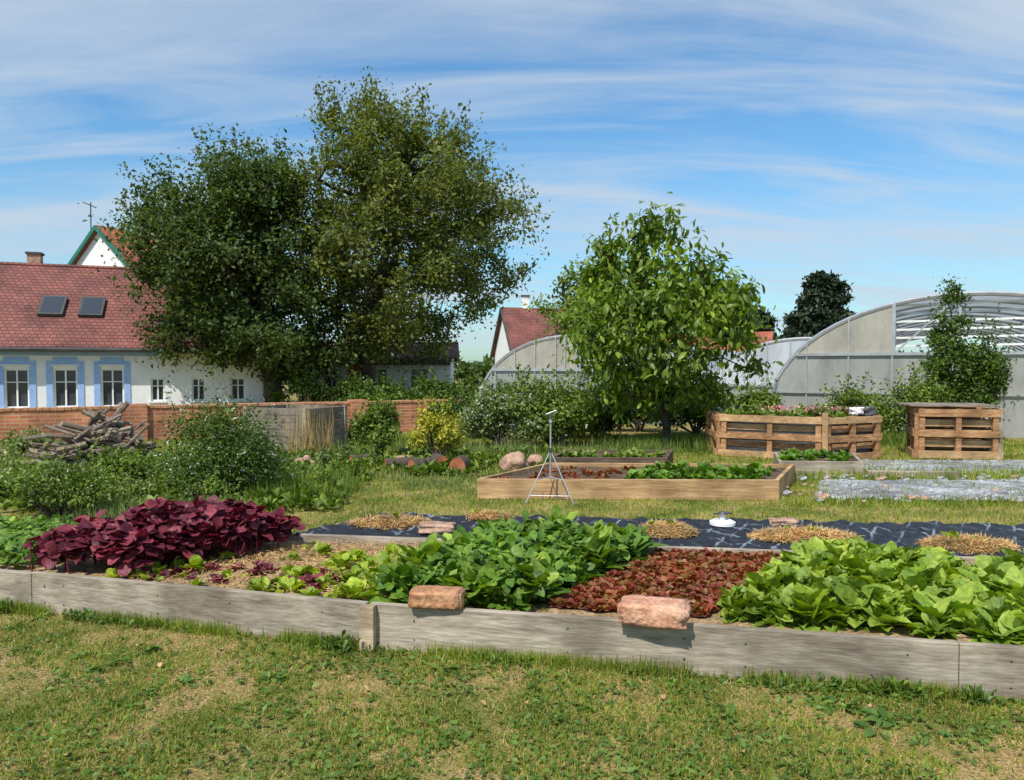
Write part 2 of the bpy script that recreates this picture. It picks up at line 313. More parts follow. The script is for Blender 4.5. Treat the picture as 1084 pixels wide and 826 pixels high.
def bush(name, c, rx, ry, h, n, leaf, mat, z0=0, parent=None, lobes=9, T=T_S, F=F_S, shell=.5, up=.6, flowers=None, rough=.28):
    root = empty(name,(c[0],c[1],z0)) if parent is None else parent
    lc=[];
    for i in range(lobes):
        a=rng.random()*2*math.pi; r=math.sqrt(rng.random())*.72; zz=.25+.6*rng.random()*(1-r*r*.6)
        lc.append((c[0]+math.cos(a)*r*rx,c[1]+math.sin(a)*r*ry,z0+h*zz))
    lc.append((c[0],c[1],z0+h*.72)); lc=np.array(lc)
    k=rng.integers(0,len(lc),n); d=norm(rng.normal(size=(n,3)))
    rad=(rng.random(n)**shell)*(1+rng.normal(size=n)*.16)
    R=np.array([rx,ry,h*.5])*(rough+.14)
    pos=lc[k]+d*rad[:,None]*R
    ns=max(6,n//160); sk=rng.integers(0,len(lc),ns); t=rng.random((ns,10)); up_=norm(np.stack([rng.normal(size=ns)*.4,rng.normal(size=ns)*.4,np.ones(ns)],-1))
    sp_=(lc[sk][:,None,:]+up_[:,None,:]*(h*.28+t[...,None]*h*.28)+rng.normal(size=(ns,10,3))*leaf*.35).reshape(-1,3)
    pos=np.concatenate([pos,sp_])
    pos=pos[(pos[:,2]>z0+.01)]; m=len(pos)
    nn=norm(rng.normal(size=(m,3))*.6+norm(pos-np.array([c[0],c[1],z0+h*.3]))*.7+np.array([0,0,up]))
    dd=rand_dirs(m)
    V,FF=instance(T,F,pos,frames(dd,nn),leaf*(.6+.8*rng.random(m)))
    np_mesh(name+'_foliage',V,FF,mat,root)
    mb=MB()
    for q in lc: mb.tube([(c[0]+rng.normal()*.05*rx,c[1]+rng.normal()*.05*ry,z0),((c[0]+q[0])/2+rng.normal()*.05,(c[1]+q[1])/2,z0+(q[2]-z0)*.45),tuple(q)],[.02*h+.004,.012*h+.003,.004],M['bark'],5)
    mb.build(name+'_stems',root)
    if flowers:
        fm,fn,fs=flowers
        kk=rng.choice(m,fn); fp=pos[kk]+norm(pos[kk]-np.array([c[0],c[1],z0+h*.3]))*leaf*.4
        fp=np.repeat(fp,5,0)+rng.normal(size=(fn*5,3))*fs*.35
        V,FF=instance(T,F,fp,frames(rand_dirs(fn*5),rand_dirs(fn*5,1.0)),np.full(fn*5,fs)); np_mesh(name+'_flowers',V,FF,fm,root)
    return root

def tree(name, base, prof, ncl, lpc, leaf, clr, lmat, trunk_r, fork_z, ratio=.9, hang=0.0, T=T_S, F=F_S, bias=.42, flat=.75, wisps=0, gap=None, wl=2.2, lobe=1.0, gfreq=.55):
    root=empty(name,base); P=np.array(prof,float)
    zs=rng.uniform(P[0,0],P[-1,0],ncl*8); R=np.interp(zs,P[:,0],P[:,2]); keep=rng.random(len(zs))<(R/P[:,2].max())**1.6
    zs=zs[keep]; R=np.interp(zs,P[:,0],P[:,2]); XC=np.interp(zs,P[:,0],P[:,1]); n=len(zs)
    a=rng.random(n)*2*np.pi; lob=1+lobe*(.13*np.sin(3*a+zs*1.3)+.10*np.sin(5*a-zs*2.1))
    rr=R*(rng.random(n)**bias)*lob
    C=np.stack([XC+np.cos(a)*rr,np.sin(a)*rr*ratio,zs],-1)
    if gap is not None:
        k=np.array([noise.noise(Vector(c)*gfreq+Vector(base)) for c in C]); C=C[k>gap]
    C=C[:ncl]; n=len(C)
    nodes=[np.array([0,0,0.]),np.array([trunk_r*.4,0,fork_z*.5]),np.array([0,trunk_r*.3,fork_z])]; par=[-1,0,1]
    top=P[-1,0]; nt_=6
    for i in range(1,nt_):
        z=fork_z+(top-fork_z)*i/nt_*.85; nodes.append(np.array([np.interp(z,P[:,0],P[:,1])*i/nt_+rng.normal()*trunk_r*.7,rng.normal()*trunk_r*.7,z])); par.append(len(nodes)-2)
    order=np.argsort(np.linalg.norm(C-np.array([0,0,fork_z]),axis=1))
    for i in order:
        A=np.array(nodes); A2=A[2:]; dv=C[i]-A2
        dist=np.linalg.norm(dv,axis=1)+np.where(dv[:,2]<-.1*top,3,0)+.25*np.linalg.norm(A2[:,:2],axis=1)
        j=int(np.argmin(dist))+2; nodes.append(C[i]); par.append(j)
    cnt=np.ones(len(nodes))
    for i in range(len(nodes)-1,0,-1): cnt[par[i]]+=cnt[i]
    rad=trunk_r*(cnt/cnt[0])**.42
    mb=MB()
    for i in range(1,len(nodes)):
        p0=Vector(nodes[par[i]]);p1=Vector(nodes[i]);m=(p0+p1)/2+Vector((rng.normal(),rng.normal(),-abs(rng.normal())*.5))*((p1-p0).length*.07)
        r0=rad[par[i]] if i<8 else min(rad[par[i]],rad[i]*1.5)
        if i==1: r0=rad[0]*1.35
        mb.tube([p0+Vector(base),m+Vector(base),p1+Vector(base)],[r0,(r0+rad[i])/2*.95,rad[i]],M['bark'],7 if i<40 else 4,cap=False)
    mb.build(name+'_trunk_and_limbs',root,smooth=True)
    k=np.repeat(np.arange(n),lpc); m=len(k)
    csz=(clr*(.5+1.0*rng.random(n)))[k][:,None]
    off=rng.normal(size=(m,3))*np.array([1,1,flat])*.5
    pos=C[k]+off*csz
    if wisps:
        w=rng.choice(n,wisps,p=(C[:,2]**1.2)/(C[:,2]**1.2).sum()); ws=C[w]
        t=rng.random((wisps,26)); ow=norm(ws-np.array([0,0,top*.45])); up=norm(rng.normal(size=(wisps,3))*.3+ow*.7+np.array([0,0,.75]))
        wp=(ws[:,None,:]+up[:,None,:]*t[...,None]*clr*wl+rng.normal(size=(wisps,26,3))*clr*.16).reshape(-1,3)
        pos=np.concatenate([pos,wp]); m=len(pos)
    ctr=np.array([0,0,(P[0,0]+P[-1,0])/2]); outw=norm(pos-ctr)
    nn=norm(rng.normal(size=(m,3))*.5+outw*.5+np.array([0,0,.8]))
    dd=rng.normal(size=(m,3)); dd[:,2]-=hang; dd+=outw*hang*.4
    V,FF=instance(T,F,pos+np.array(base),frames(dd,nn),leaf*(.6+.8*rng.random(m)))
    np_mesh(name+'_foliage',V,FF,lmat,root)
    return root

def rock(name,c,size,mat,seed=0,boxy=True,rz=0,amp=.06,parent=None):
    bm=bmesh.new()
    if boxy: bmesh.ops.create_cube(bm,size=1); bmesh.ops.bevel(bm,geom=bm.edges[:],offset=.05,segments=2,affect='EDGES'); bmesh.ops.subdivide_edges(bm,edges=[e for e in bm.edges if e.calc_length()>.3],cuts=7,use_grid_fill=True)
    else: bmesh.ops.create_icosphere(bm,subdivisions=3,radius=.5)
    for v in bm.verts:
        d=noise.noise(v.co*2.5+Vector((seed*7.1,0,0)))*amp*1.6+noise.noise(v.co*9+Vector((seed*3.3,1,0)))*amp*.5
        v.co*=1+d*2
    me=bpy.data.meshes.new(name); bmesh.ops.scale(bm,vec=size,verts=bm.verts); bm.to_mesh(me); bm.free()
    me.polygons.foreach_set('use_smooth',[True]*len(me.polygons)); me.materials.append(mat)
    ob=bpy.data.objects.new(name,me); ob.location=c; ob.rotation_euler=(0,0,rz); COL.objects.link(ob)
    if parent is not None: ob.parent=parent; ob.matrix_parent_inverse=Matrix.Translation(-Vector(parent.location))
    return ob

def soil_patch(name,q,nu,nv,z,amp,mat,parent=None,crown=0.0,ragged=0.0):
    U,W=np.meshgrid(np.linspace(0,1,nu),np.linspace(0,1,nv)); P=bil(q,U.ravel(),W.ravel())
    Z=np.array([noise.noise(Vector((p[0]*9,p[1]*9,z)))*amp+noise.noise(Vector((p[0]*31,p[1]*31,z)))*amp*.5 for p in P])+z
    u=U.ravel();w=W.ravel(); Z+=crown*np.clip(4*u*(1-u),0,1)**.5*np.clip(4*w*(1-w),0,1)**.5
    if ragged:
        D=np.array([(noise.noise(Vector((p[0]*1.3,p[1]*1.3,4)))+.5*noise.noise(Vector((p[0]*5,p[1]*5,4))),noise.noise(Vector((p[0]*1.5,p[1]*1.5,14)))+.5*noise.noise(Vector((p[0]*5,p[1]*5,9)))) for p in P]); P=P+D*ragged
    V=np.concatenate([P,Z[:,None]],1); i=np.arange(nu*nv).reshape(nv,nu)
    F=np.stack([i[:-1,:-1],i[:-1,1:],i[1:,1:],i[1:,:-1]],-1).reshape(-1,4)
    return np_mesh(name,V,F,mat,parent)
def blob_patch(name,c,rx,ry,z,h,mat,rot=0,parent=None,seed=0):
    nr,na=10,40; V=[(0,0,h)];F=[]
    for i in range(1,nr+1):
        for k in range(na):
            a=2*math.pi*k/na; e=1+.3*noise.noise(Vector((math.cos(a)*1.5,math.sin(a)*1.5,seed)))+.18*noise.noise(Vector((math.cos(a)*5,math.sin(a)*5,seed)))
            r=i/nr; x=math.cos(a)*r*rx*e; y=math.sin(a)*r*ry*e
            V.append((x,y,h*(1-r*r)+noise.noise(Vector((x*12,y*12,seed)))*h*.35*(r<.95)))
    ct,st=math.cos(rot),math.sin(rot)
    V=[(c[0]+x*ct-y*st,c[1]+x*st+y*ct,z+q) for x,y,q in V]
    F=[(0,1+k,1+(k+1)%na) for k in range(na)]
    for i in range(nr-1):
        for k in range(na):
            a=1+i*na+k;b=1+i*na+(k+1)%na; F.append((a,a+na,b+na,b))
    me=bpy.data.meshes.new(name); me.from_pydata(V,[],F); me.materials.append(mat); me.polygons.foreach_set('use_smooth',[True]*len(F)); me.update()
    return link(bpy.data.objects.new(name,me),parent)

# ------------------------------------------------------------ ground
g=MB(); g.add([(-400,-60,0),(400,-60,0),(400,900,0),(-400,900,0)],[(0,1,2,3)],M['ground']); g.build('ground')

FX=[-5.2,-3.15,-0.815,2.18,5.2]; FY=[5.5,4.94,4.288,3.66,3.03]
BX=[-5.2,-1.73,3.2,5.6]; BY=[6.62,6.09,5.36,5.0]
fy=lambda x: np.interp(x,FX,FY); by=lambda x: np.interp(x,BX,BY)

def scatter_front(n):
    x=rng.uniform(-3.9,3.6,n); y=2.3+(fy(x)-2.3-.02)*rng.random(n)
    return np.stack([x,y],-1)
def thin(xy, s, lo):
    k=np.array([noise.noise(Vector((p[0]*s,p[1]*s,3.3))) + .5*noise.noise(Vector((p[0]*s*4,p[1]*s*4,1.3))) for p in xy])
    return xy[(k+rng.normal(size=len(k))*.12)>lo]
lawn=empty('lawn_grass',(0,3.5,0))
xy=thin(scatter_front(120000),2.1,0.06)
V,F=blades(xy,0,.028,.0045,.9); np_mesh('lawn_blades',V,F,M['grass'],lawn)
xy=scatter_front(44000); V,F=blades(xy,0,.022,.004,1.9); np_mesh('lawn_dry_blades',V,F,M['grass_dry'],lawn)
xy=scatter_front(16000); V,F=blades(xy,0,.026,.0045,1.2); np_mesh('lawn_sparse_blades',V,F,M['grass'],lawn)
xy=thin(scatter_front(16000),2.2,.04)
m=len(xy); V,F=instance(T_S,F_S,np.concatenate([xy,np.full((m,1),.015)],1),frames(rand_dirs(m,.1)*np.array([1,1,.3]),rand_dirs(m,1.6)),rng.uniform(.02,.045,m)); np_mesh('lawn_clover',V,F,M['weed'],lawn)
xy=thin(scatter_front(120),1.4,-.1); rosettes('lawn_plantain',xy,.004,8,.05,M['weed'],w=.4,el=(5,50),parent=lawn,pvar=.4)
def mid(n,x0,x1,y0,y1):
    return np.stack([rng.uniform(x0,x1,n),rng.uniform(y0,y1,n)],-1)
xy=mid(60000,-5.5,7,6.6,11); xy=xy[(xy[:,1]>by(xy[:,0])+.95)|(xy[:,0]<-1.9)&(xy[:,1]>by(xy[:,0])+.06)]
V,F=blades(xy,0,.045,.008,.9); np_mesh('lawn_blades_mid',V,F,M['grass'],lawn)
xy=mid(60000,-9,11,11,18); V,F=blades(xy,0,.07,.014,.8); np_mesh('lawn_blades_far',V,F,M['grass'],lawn)

# ------------------------------------------------------------ front raised bed
bed=empty('raised_bed',(0,4.8,0)); mb=MB()
mb.plank((FX[0],FY[0]),(FX[1],FY[1]),.005,.255,.042,M['wood_grey']); mb.plank((FX[1]+.004,FY[1]),(FX[2]-.012,FY[2]+.002),.0,.262,.042,M['wood_grey'])
mb.plank((FX[2]+.012,FY[2]-.004),(FX[3],FY[3]),-.01,.262,.042,M['wood_grey']); mb.plank((FX[3]+.004,FY[3]),(FX[4],FY[4]),.0,.260,.042,M['wood_grey'])
mb.build('front_boards',bed,bevel=.005)
mb=MB(); mb.box((-.815,4.235,.125),(.085,.05,.27),M['wood_post'],rz=-.22); mb.box((-3.2,5.0,.1),(.07,.05,.24),M['wood_grey'],rz=-.25)
for x in (-2.9,-2.2,-1.1,-.55,.3,1.2,1.95,-3.05,2.4,-1.7,.9):
    for z in (.07,.19):
        yy=float(fy(x))-.0215; mb.tube([(x,yy-.003,z+rng.normal()*.01),(x,yy+.006,z)],.006,M['metal_dark'],8)
mb.build('corner_posts_and_screws',bed,bevel=.003)
mb=MB()
for i in range(3): mb.plank((BX[i]+.003,BY[i]),(BX[i+1]-.003,BY[i+1]),.0,.262-.004*i,.045,M['wood_grey'])
mb.build('back_boards',bed,bevel=.004)
nu,nv=190,44
U,W=np.meshgrid(np.linspace(0,1,nu),np.linspace(0,1,nv)); X=-5.1+10.2*U.ravel(); Y=(fy(X)+.02)*(1-W.ravel())+(by(X)-.02)*W.ravel()
Z=.2+np.array([noise.noise(Vector((x*9,y*9,0)))*.022+noise.noise(Vector((x*30,y*30,0)))*.014 for x,y in zip(X,Y)])
i_=np.arange(nu*nv).reshape(nv,nu); F=np.stack([i_[:-1,:-1],i_[:-1,1:],i_[1:,1:],i_[1:,:-1]],-1).reshape(-1,4)
np_mesh('bed_soil',np.stack([X,Y,Z],-1),F,M['soil'],bed)
q_soil=[(-2.6,4.95),(-.75,4.45),(-.3,5.9),(-1.7,6.0)]
xy=quad_rand(q_soil,7000); m=len(xy); d=rand_dirs(m); d[:,2]*=.25
V,F=instance(T_G,F_G,np.concatenate([xy,rng.uniform(.2,.235,(m,1))],1),frames(d,rand_dirs(m,2)),np.stack([rng.uniform(.02,.06,m),np.full(m,.005),np.full(m,.02)],-1)); np_mesh('straw_mulch',V,F,M['straw'],bed)

# crops
q_b=[(-3.3,5.15),(-2.5,4.98),(-1.68,5.85),(-2.3,6.2)]
burg=empty('burgundy_orache_plants',(-2.5,5.5,.2))
def mound(q,n,h,leaf,mat,name,parent,w,droop=.2,edge=.45,z0=.2,fold=.2,low=.35,bf=5,ba=.35):
    parts=[]
    for s in range(4):
        T,F=leaf_T(w,droop*(.6+.3*s),fold,.1,.035,seed=s+31)
        u=rng.random(n//4);v=rng.random(n//4); P=bil(q,u,v)
        env=(np.clip(4*u*(1-u),0,1)**edge)*(np.clip(4*v*(1-v),0,1)**edge)
        bumps=np.array([noise.noise(Vector((p[0]*bf,p[1]*bf,9))) for p in P])
        H=h*(.55+.45*env)*(1+ba*bumps); zz=z0+H*(low+(1-low)*rng.random(len(P))**.5)
        az=rng.random(len(P))*2*np.pi; e=rng.normal(size=len(P))*.45+.1
        d=np.stack([np.cos(az)*np.cos(e),np.sin(az)*np.cos(e),np.sin(e)],-1)
        nn=rng.normal(size=(len(P),3))*.4+np.array([0,-.2,1.])
        parts.append(instance(T,F,np.concatenate([P,zz[:,None]],1),frames(d,nn),leaf*rng.uniform(.5,1.3,len(P))))
    V,F=join(parts); return np_mesh(name,V,F,mat,parent)
mound(q_b,3800,.33,.095,M['burgundy'],'orache_leaves',burg,.85,bf=6,ba=.55)
mb=MB()
for p in quad_rand(q_b,90): mb.tube([(p[0],p[1],.18),(p[0]+rng.normal()*.02,p[1]+rng.normal()*.02,.42)],[.007,.004],M['burgundy'],5)
mb.build('orache_stems',burg)
strawb=empty('green_crop_plants',(-3.9,5.7,.2)); mound([(-5.1,5.55),(-3.45,5.12),(-2.75,6.2),(-4.8,6.5)],2600,.16,.07,M['chard'],'crop_leaves',strawb,.7)
xy=np.concatenate([quad_grid([(-2.75,4.98),(-2.3,4.86),(-2.0,5.2),(-2.3,5.3)],4,3),quad_grid([(-1.75,4.66),(-.8,4.42),(-.55,5.35),(-1.15,5.5)],7,8),quad_rand(q_soil,36)])
rosettes('young_lettuce_plants',xy,.2,12,.065,M['lime'],w=.75,el=(15,75),droop=.2,pvar=.4)
xy=quad_rand([(-2.5,5.0),(-1.2,4.6),(-.9,5.0),(-2.0,5.4)],40); rosettes('young_red_lettuce_plants',xy,.2,12,.055,M['burgundy'],w=.7,el=(15,70))
q_c=[(-.74,4.52),(.12,4.36),(1.02,5.72),(-.2,5.98)]
spn=empty('spinach_plants',(.1,5.1,.2))
mound(q_c,4200,.22,.085,M['chard'],'spinach_canopy',spn,.62,droop=.35,low=.3,bf=6,ba=.55)
rosettes('spinach_leaves',quad_grid(q_c,14,16,.5),.19,20,.14,M['chard'],w=.42,el=(22,88),droop=.42,stalk=.25,ripple=.04,parent=spn,pvar=.28)
rosettes('spinach_young_leaves',quad_rand(q_c,60),.24,16,.15,M['lettuce'],w=.42,el=(40,88),droop=.4,stalk=.25,ripple=.04,parent=spn,pvar=.28)
q_r=[(.2,4.36),(1.08,4.18),(2.08,5.48),(1.12,5.66)]
red=empty('red_lettuce_row',(1.1,5,.2)); soil_patch('red_row_soil',q_r,40,40,.212,.02,M['soil_red'],red)
rosettes('red_lettuce_leaves',quad_rand(q_r,1300),.215,12,.035,M['red_lettuce'],w=.8,el=(10,75),droop=.2,parent=red,pvar=.3)
q_l=[(1.14,4.16),(1.95,3.97),(3.2,5.28),(2.15,5.44)]
rosettes('lettuce_plants',quad_grid(q_l,9,14,.45),.2,28,.125,M['lettuce'],w=.60,el=(12,88),droop=.42,fold=.45,ripple=.08,stalk=.1,pvar=.28)
rosettes('lettuce_young_plants',quad_grid(q_l,8,12,.5),.2,16,.115,M['lime'],w=.55,el=(45,88),droop=.42,fold=.45,ripple=.08,stalk=.1,pvar=.3)
rosettes('chicory_plants',quad_grid([(2.1,3.88),(4.2,3.42),(5,4.9),(3.4,5.2)],14,12,.45),.2,24,.12,M['lettuce'],w=.45,el=(20,88),droop=.45,pvar=.28,ripple=.05)
rock('brick_block',(-.42,4.225,.308),(.295,.16,.092),M['brick_block'],seed=1,rz=-.12,amp=.022)
rock('brick_block',(.752,3.955,.315),(.35,.2,.108),M['brick_block_pale'],seed=4,rz=-.3,amp=.035)

wd=empty('weeds_along_board',(0,4.2,0)); parts=[];
for xx,nn_,hh in [(-2.75,26,.07),(-2.6,20,.06),(-2.25,22,.07),(-2.0,12,.05),(-.95,26,.09),(-1.15,20,.07),(-.7,14,.05),(-.1,16,.07),(.25,10,.05),(.6,10,.05),(1.35,16,.07),(1.6,22,.08),(1.8,22,.09),(1.95,20,.08),(2.2,20,.08),(-3.3,22,.08)]:
    x=xx+rng.normal(size=nn_)*.06; y=fy(x)-.05-np.abs(rng.normal(size=nn_))*.04
    P=np.stack([x,y,np.full(nn_,.005)],-1); P=np.repeat(P,5,0); m=len(P); az=rng.random(m)*6.28; e=rng.uniform(.3,1.4,m)
    d=np.stack([np.cos(az)*np.cos(e),np.sin(az)*np.cos(e),np.sin(e)],-1); P=P+d*rng.random((m,1))*hh*.6
    T,Ff=leaf_T(.4,.3,.2,.15,.02,seed=3); parts.append(instance(T,Ff,P,frames(d,rand_dirs(m,2)),hh*rng.uniform(.25,.7,m)))
V,F=join(parts); np_mesh('weed_leaves',V,F,M['weed'],wd)
x=rng.uniform(-3.9,3.6,14000); x=x[np.array([noise.noise(Vector((q*2.3,0,5))) for q in x])+rng.normal(size=14000)*.2>-.05]; y=fy(x)-.03-np.abs(rng.normal(size=len(x)))*.035; V,F=blades(np.stack([x,y],-1),0,.07,.004,.5); np_mesh('tall_edge_grass',V,F,M['grass'],wd)
lf=empty('fallen_leaves',(0,3.5,0)); xy=scatter_front(30); T,Ff=leaf_T(.6,.2,.5,.1,.06,seed=9); m=len(xy); V,F=instance(T,Ff,np.concatenate([xy,np.full((m,1),.03)],1),frames(rand_dirs(m)*np.array([1,1,.2]),rand_dirs(m,2)),rng.uniform(.03,.05,m)); np_mesh('leaf_litter',V,F,M['wood_warm'],lf)

# ------------------------------------------------------------ fabric covered bed
fb=empty('fabric_covered_bed',(1.5,6.3,0))
q_f=[(-1.80,6.13),(5.5,5.05),(5.6,6.4),(-1.22,7.02)]
soil_patch('weed_fabric',q_f,170,34,.245,.035,M['fabric'],fb)
mb=MB(); mb.plank(q_f[3],q_f[2],-.005,.235,.03,M['wood_dark']); mb.plank(q_f[0],(-1.25,7.0),-.005,.24,.03,M['wood_grey']); mb.build('bed_sides',fb,bevel=.003)
for k,(x,y,rx,ry) in enumerate([(-1.05,6.5,.36,.17),(1.28,6.2,.22,.24),(2.32,5.98,.42,.2),(3.45,5.68,.34,.2),(-.2,6.75,.2,.1)]):
    blob_patch('straw_mound',(x,y),rx,ry,.24,.05,M['soil'],rot=-.15,parent=fb,seed=k)
    n=int(5200*rx*ry/.07); a=rng.random(n)*6.28; r=np.sqrt(rng.random(n))*(1+rng.normal(size=n)*.06); P=np.stack([x+np.cos(a)*r*rx,y+np.sin(a)*r*ry,.255+.05*(1-np.clip(r,0,1)**2)+rng.random(n)*.015],-1); d=rand_dirs(n); d[:,2]*=.3
    V,F=instance(T_G,F_G,P,frames(d,rand_dirs(n,2)),np.stack([rng.uniform(.03,.07,n),np.full(n,.006),np.full(n,.02)],-1)); np_mesh('straw_stalks',V,F,M['straw'],fb)
    rosettes('mound_seedling',np.array([[x+.05,y],[x-.12,y+.04]]),.29,8,.06,M['lime'],w=.6,parent=fb)
rock('flat_stone',(-.62,6.2,.285),(.28,.18,.07),M['rock'],seed=8,amp=.06); rock('flat_stone',(2.35,6.5,.275),(.22,.13,.05),M['rock'],seed=9,amp=.06)
mb=MB(); mb.tube([(1.82,6.5,.25),(1.82,6.5,.275),(1.82,6.5,.29)],[.11,.11,.08],M['white_plastic'],24); mb.tube([(1.82,6.5,.28),(1.82,6.5,.34)],.022,M['white_plastic'],12)
mb.tube([(1.82,6.5,.34),(1.82,6.5,.36)],[.045,.03],M['metal_dark'],12); mb.tube([(1.74,6.48,.345),(1.9,6.52,.345)],.008,M['metal_dark'],8); mb.build('lawn_sprinkler',smooth=False)
ss=empty('seedling_row',(0,7.4,0)); soil_patch('seedling_soil',[(-1.3,7.25),(1.0,7.15),(1.1,7.6),(-1.1,7.75)],40,12,.014,.012,M['soil_red'],ss,ragged=.12)
rosettes('seedlings',quad_rand([(-1.3,7.25),(1.0,7.15),(1.1,7.6),(-1.1,7.75)],110),.012,8,.05,M['red_lettuce'],parent=ss)

# ------------------------------------------------------------ timber beds
def timber_bed(q,h,mat,th=.05,soil='soil_dark'):
    root=empty('raised_bed',(q[0][0],q[0][1],0)); mb=MB()
    for a,b in ((0,1),(1,2),(2,3),(3,0)):
        p=Vector(q[a]);r=Vector(q[b]); d=(r-p).normalized()*.027; mb.plank(p+d if a%2 else p-d*.9,r-d if a%2 else r+d*.9,.002,h-.003+(.003 if a%2 else 0),th,mat)
    mb.build('bed_boards',root,bevel=.005)
    soil_patch('bed_soil',q,40,16,h-.06,.03,M[soil],root); return root
qb=[(-.4,9.2),(3.2,9.1),(3.95,10.6),(.55,10.75)]
timber_bed(qb,.255,M['wood_warm'])
timber_bed([(.6,11.3),(2.3,11.25),(2.6,12.3),(.9,12.3)],.27,M['wood_dark'])
timber_bed([(3.95,11.1),(5.1,11.0),(5.5,12.2),(4.3,12.3)],.24,M['wood_grey'])
rosettes('cabbage_plants',quad_grid([(1.3,9.35),(3.05,9.3),(3.7,10.45),(1.9,10.5)],13,5,.3),.2,16,.10,M['chard'],w=.7,el=(10,75),pvar=.3)
rosettes('seedling_plants',quad_rand([(-.2,9.35),(1.3,9.35),(1.9,10.5),(.6,10.6)],60),.19,12,.06,M['red_lettuce'],w=.6)
rosettes('herb_plants',quad_rand([(.7,11.4),(2.2,11.4),(2.5,12.2),(1.0,12.2)],40),.22,14,.10,M['shrub_mid'],w=.5)
rosettes('herb_plants',quad_rand([(4.05,11.2),(5.0,11.1),(5.4,12.1),(4.4,12.2)],30),.2,14,.12,M['chard'],w=.5)
soil_patch('gravel_path',[(3.6,9.05),(9,8.9),(9.5,10.6),(4.4,10.65)],120,40,.02,.025,M['gravel'],crown=.03,ragged=.16)
soil_patch('gravel_path',[(5.45,11.4),(10,11.2),(10.5,12.9),(5.8,13.0)],80,30,.02,.025,M['gravel'],crown=.03,ragged=.16)
st=empty('loose_stones',(4,9,0))
for k in range(150):
    if k<80: x=rng.uniform(3.4,7.5); y=rng.uniform(8.9,11.2)
    else: x=rng.uniform(3.5,8); y=(10.75 if k%2 else 8.95)+rng.normal()*.1
    s=rng.uniform(.04,.13); rock('stone',(x,y,s*.25+.02),(s,s*.7,s*.5),M['gravel'] if k%3 else M['rock'],seed=k,boxy=False,amp=.15,parent=st)
mb=MB(); mb.plank((3.6,11.0),(3.98,10.9),0.0,.16,.08,M['wood_grey']); mb.plank((5.15,10.9),(6.4,10.8),0.0,.12,.1,M['wood_grey']); mb.build('edging_timbers',bevel=.005)
parts=[blades(mid(2600,3.4,8,10.6,11.2),0,.13,.012,.6),blades(mid(2000,3.2,8,8.6,9.05),0,.09,.01,.6),blades(thin(mid(2600,3.5,8.5,9,10.6),1.6,.2),0.02,.07,.01,.7)]
V,F=join(parts); np_mesh('path_edge_grass',V,F,M['grass'])

# tripod sprinkler
mb=MB(); cx,cy=.46,9.0
for a in (3.6,5.6,1.6): 
    mb.tube([(cx,cy,.62),(cx+math.cos(a)*.34,cy+math.sin(a)*.34,.0)],.0065,M['metal'],8); mb.tube([(cx,cy,.3),(cx+math.cos(a)*.18,cy+math.sin(a)*.18,.28)],.005,M['metal'],6)
    mb.tube([(cx+math.cos(a)*.34,cy+math.sin(a)*.34,.01),(cx+math.cos(a)*.39,cy+math.sin(a)*.39,.008)],.012,M['metal_dark'],6)
mb.tube([(cx,cy,.25),(cx,cy,1.02)],.010,M['metal'],10); mb.tube([(cx,cy,.59),(cx,cy,.65)],.022,M['metal_dark'],10)
mb.tube([(cx,cy,1.0),(cx,cy,1.08)],[.018,.015],M['metal_dark'],10); mb.tube([(cx-.05,cy,1.05),(cx+.07,cy-.02,1.1)],.009,M['metal'],8); mb.tube([(cx,cy,.95),(cx,cy,.98)],.02,M['metal'],10)
for a0,a1 in ((3.6,5.6),(5.6,1.6),(1.6,3.6)): mb.tube([(cx+math.cos(a0)*.28,cy+math.sin(a0)*.28,.1),(cx+math.cos(a1)*.28,cy+math.sin(a1)*.28,.1)],.004,M['metal'],6)
mb.build('tripod_sprinkler',smooth=False)

# ------------------------------------------------------------ pallet planters
def pallet(mb,p0,p1,h,mat,z0=0.0,th=.02):
    p0=Vector((*p0,0));p1=Vector((*p1,0));d=(p1-p0);L=d.length;e=d/L;nrm=Vector((e.y,-e.x,0)); rz=math.atan2(d.y,d.x)
    n=5; sh=h/(n+.0)*.66
    for i in range(n):
        z=z0+h*(i+.5)/n
        for off in (-.055,.055):
            if off<0 and i in(1,3): continue
            c=(p0+p1)/2-nrm*off; mb.box((c.x,c.y,z+rng.normal()*.006),(L-.02+rng.normal()*.02,th,sh*(1+rng.normal()*.10)),mat if rng.random()<.75 else M['wood_warm'],rz=rz+rng.normal()*.004)
    for t in (.05,.5,.95):
        c=p0+d*t; mb.box((c.x,c.y,z0+h/2),(.09,.085,h-.02),mat,rz=rz)
pl=empty('pallet_planter',(5,13.8,0)); mb=MB()
pts=[(3.78,13.75),(5.32,12.85),(6.5,13.35),(6.4,14.7),(5.0,15.1),(3.85,14.8)]
for i in range(6): pallet(mb,pts[i],pts[(i+1)%6],.78,M['wood_pallet'])
mb.box((5.31,12.8,.42),(.09,.06,.84),M['wood_warm'],rz=-.1)
mb.build('pallets',pl,bevel=.003)
soil_patch('planter_soil',[(4.0,13.8),(6.2,13.5),(6.1,14.6),(4.0,14.6)],20,12,.68,.03,M['soil_dark'],pl)
mb=MB(); 
for i in range(6):
    a=Vector(pts[i]);b=Vector(pts[(i+1)%6]);c=Vector((5.05,14.1)); a=a+(c-a)*.07;b=b+(c-b)*.07; mb.plank(a,b,.02,.7,.01,M['metal_dark'])
mb.build('planter_liner',pl)
rosettes('planter_greens',quad_rand([(4.0,13.75),(6.2,13.3),(6.1,14.6),(4.0,14.6)],60),.7,14,.13,M['shrub_mid'],w=.5,el=(20,85),parent=pl,pvar=.4)
n=220; P=np.concatenate([quad_rand([(4.6,13.3),(6.2,13.25),(6.1,14.4),(4.6,14.4)],n),rng.uniform(.82,.9,(n,1))],1)
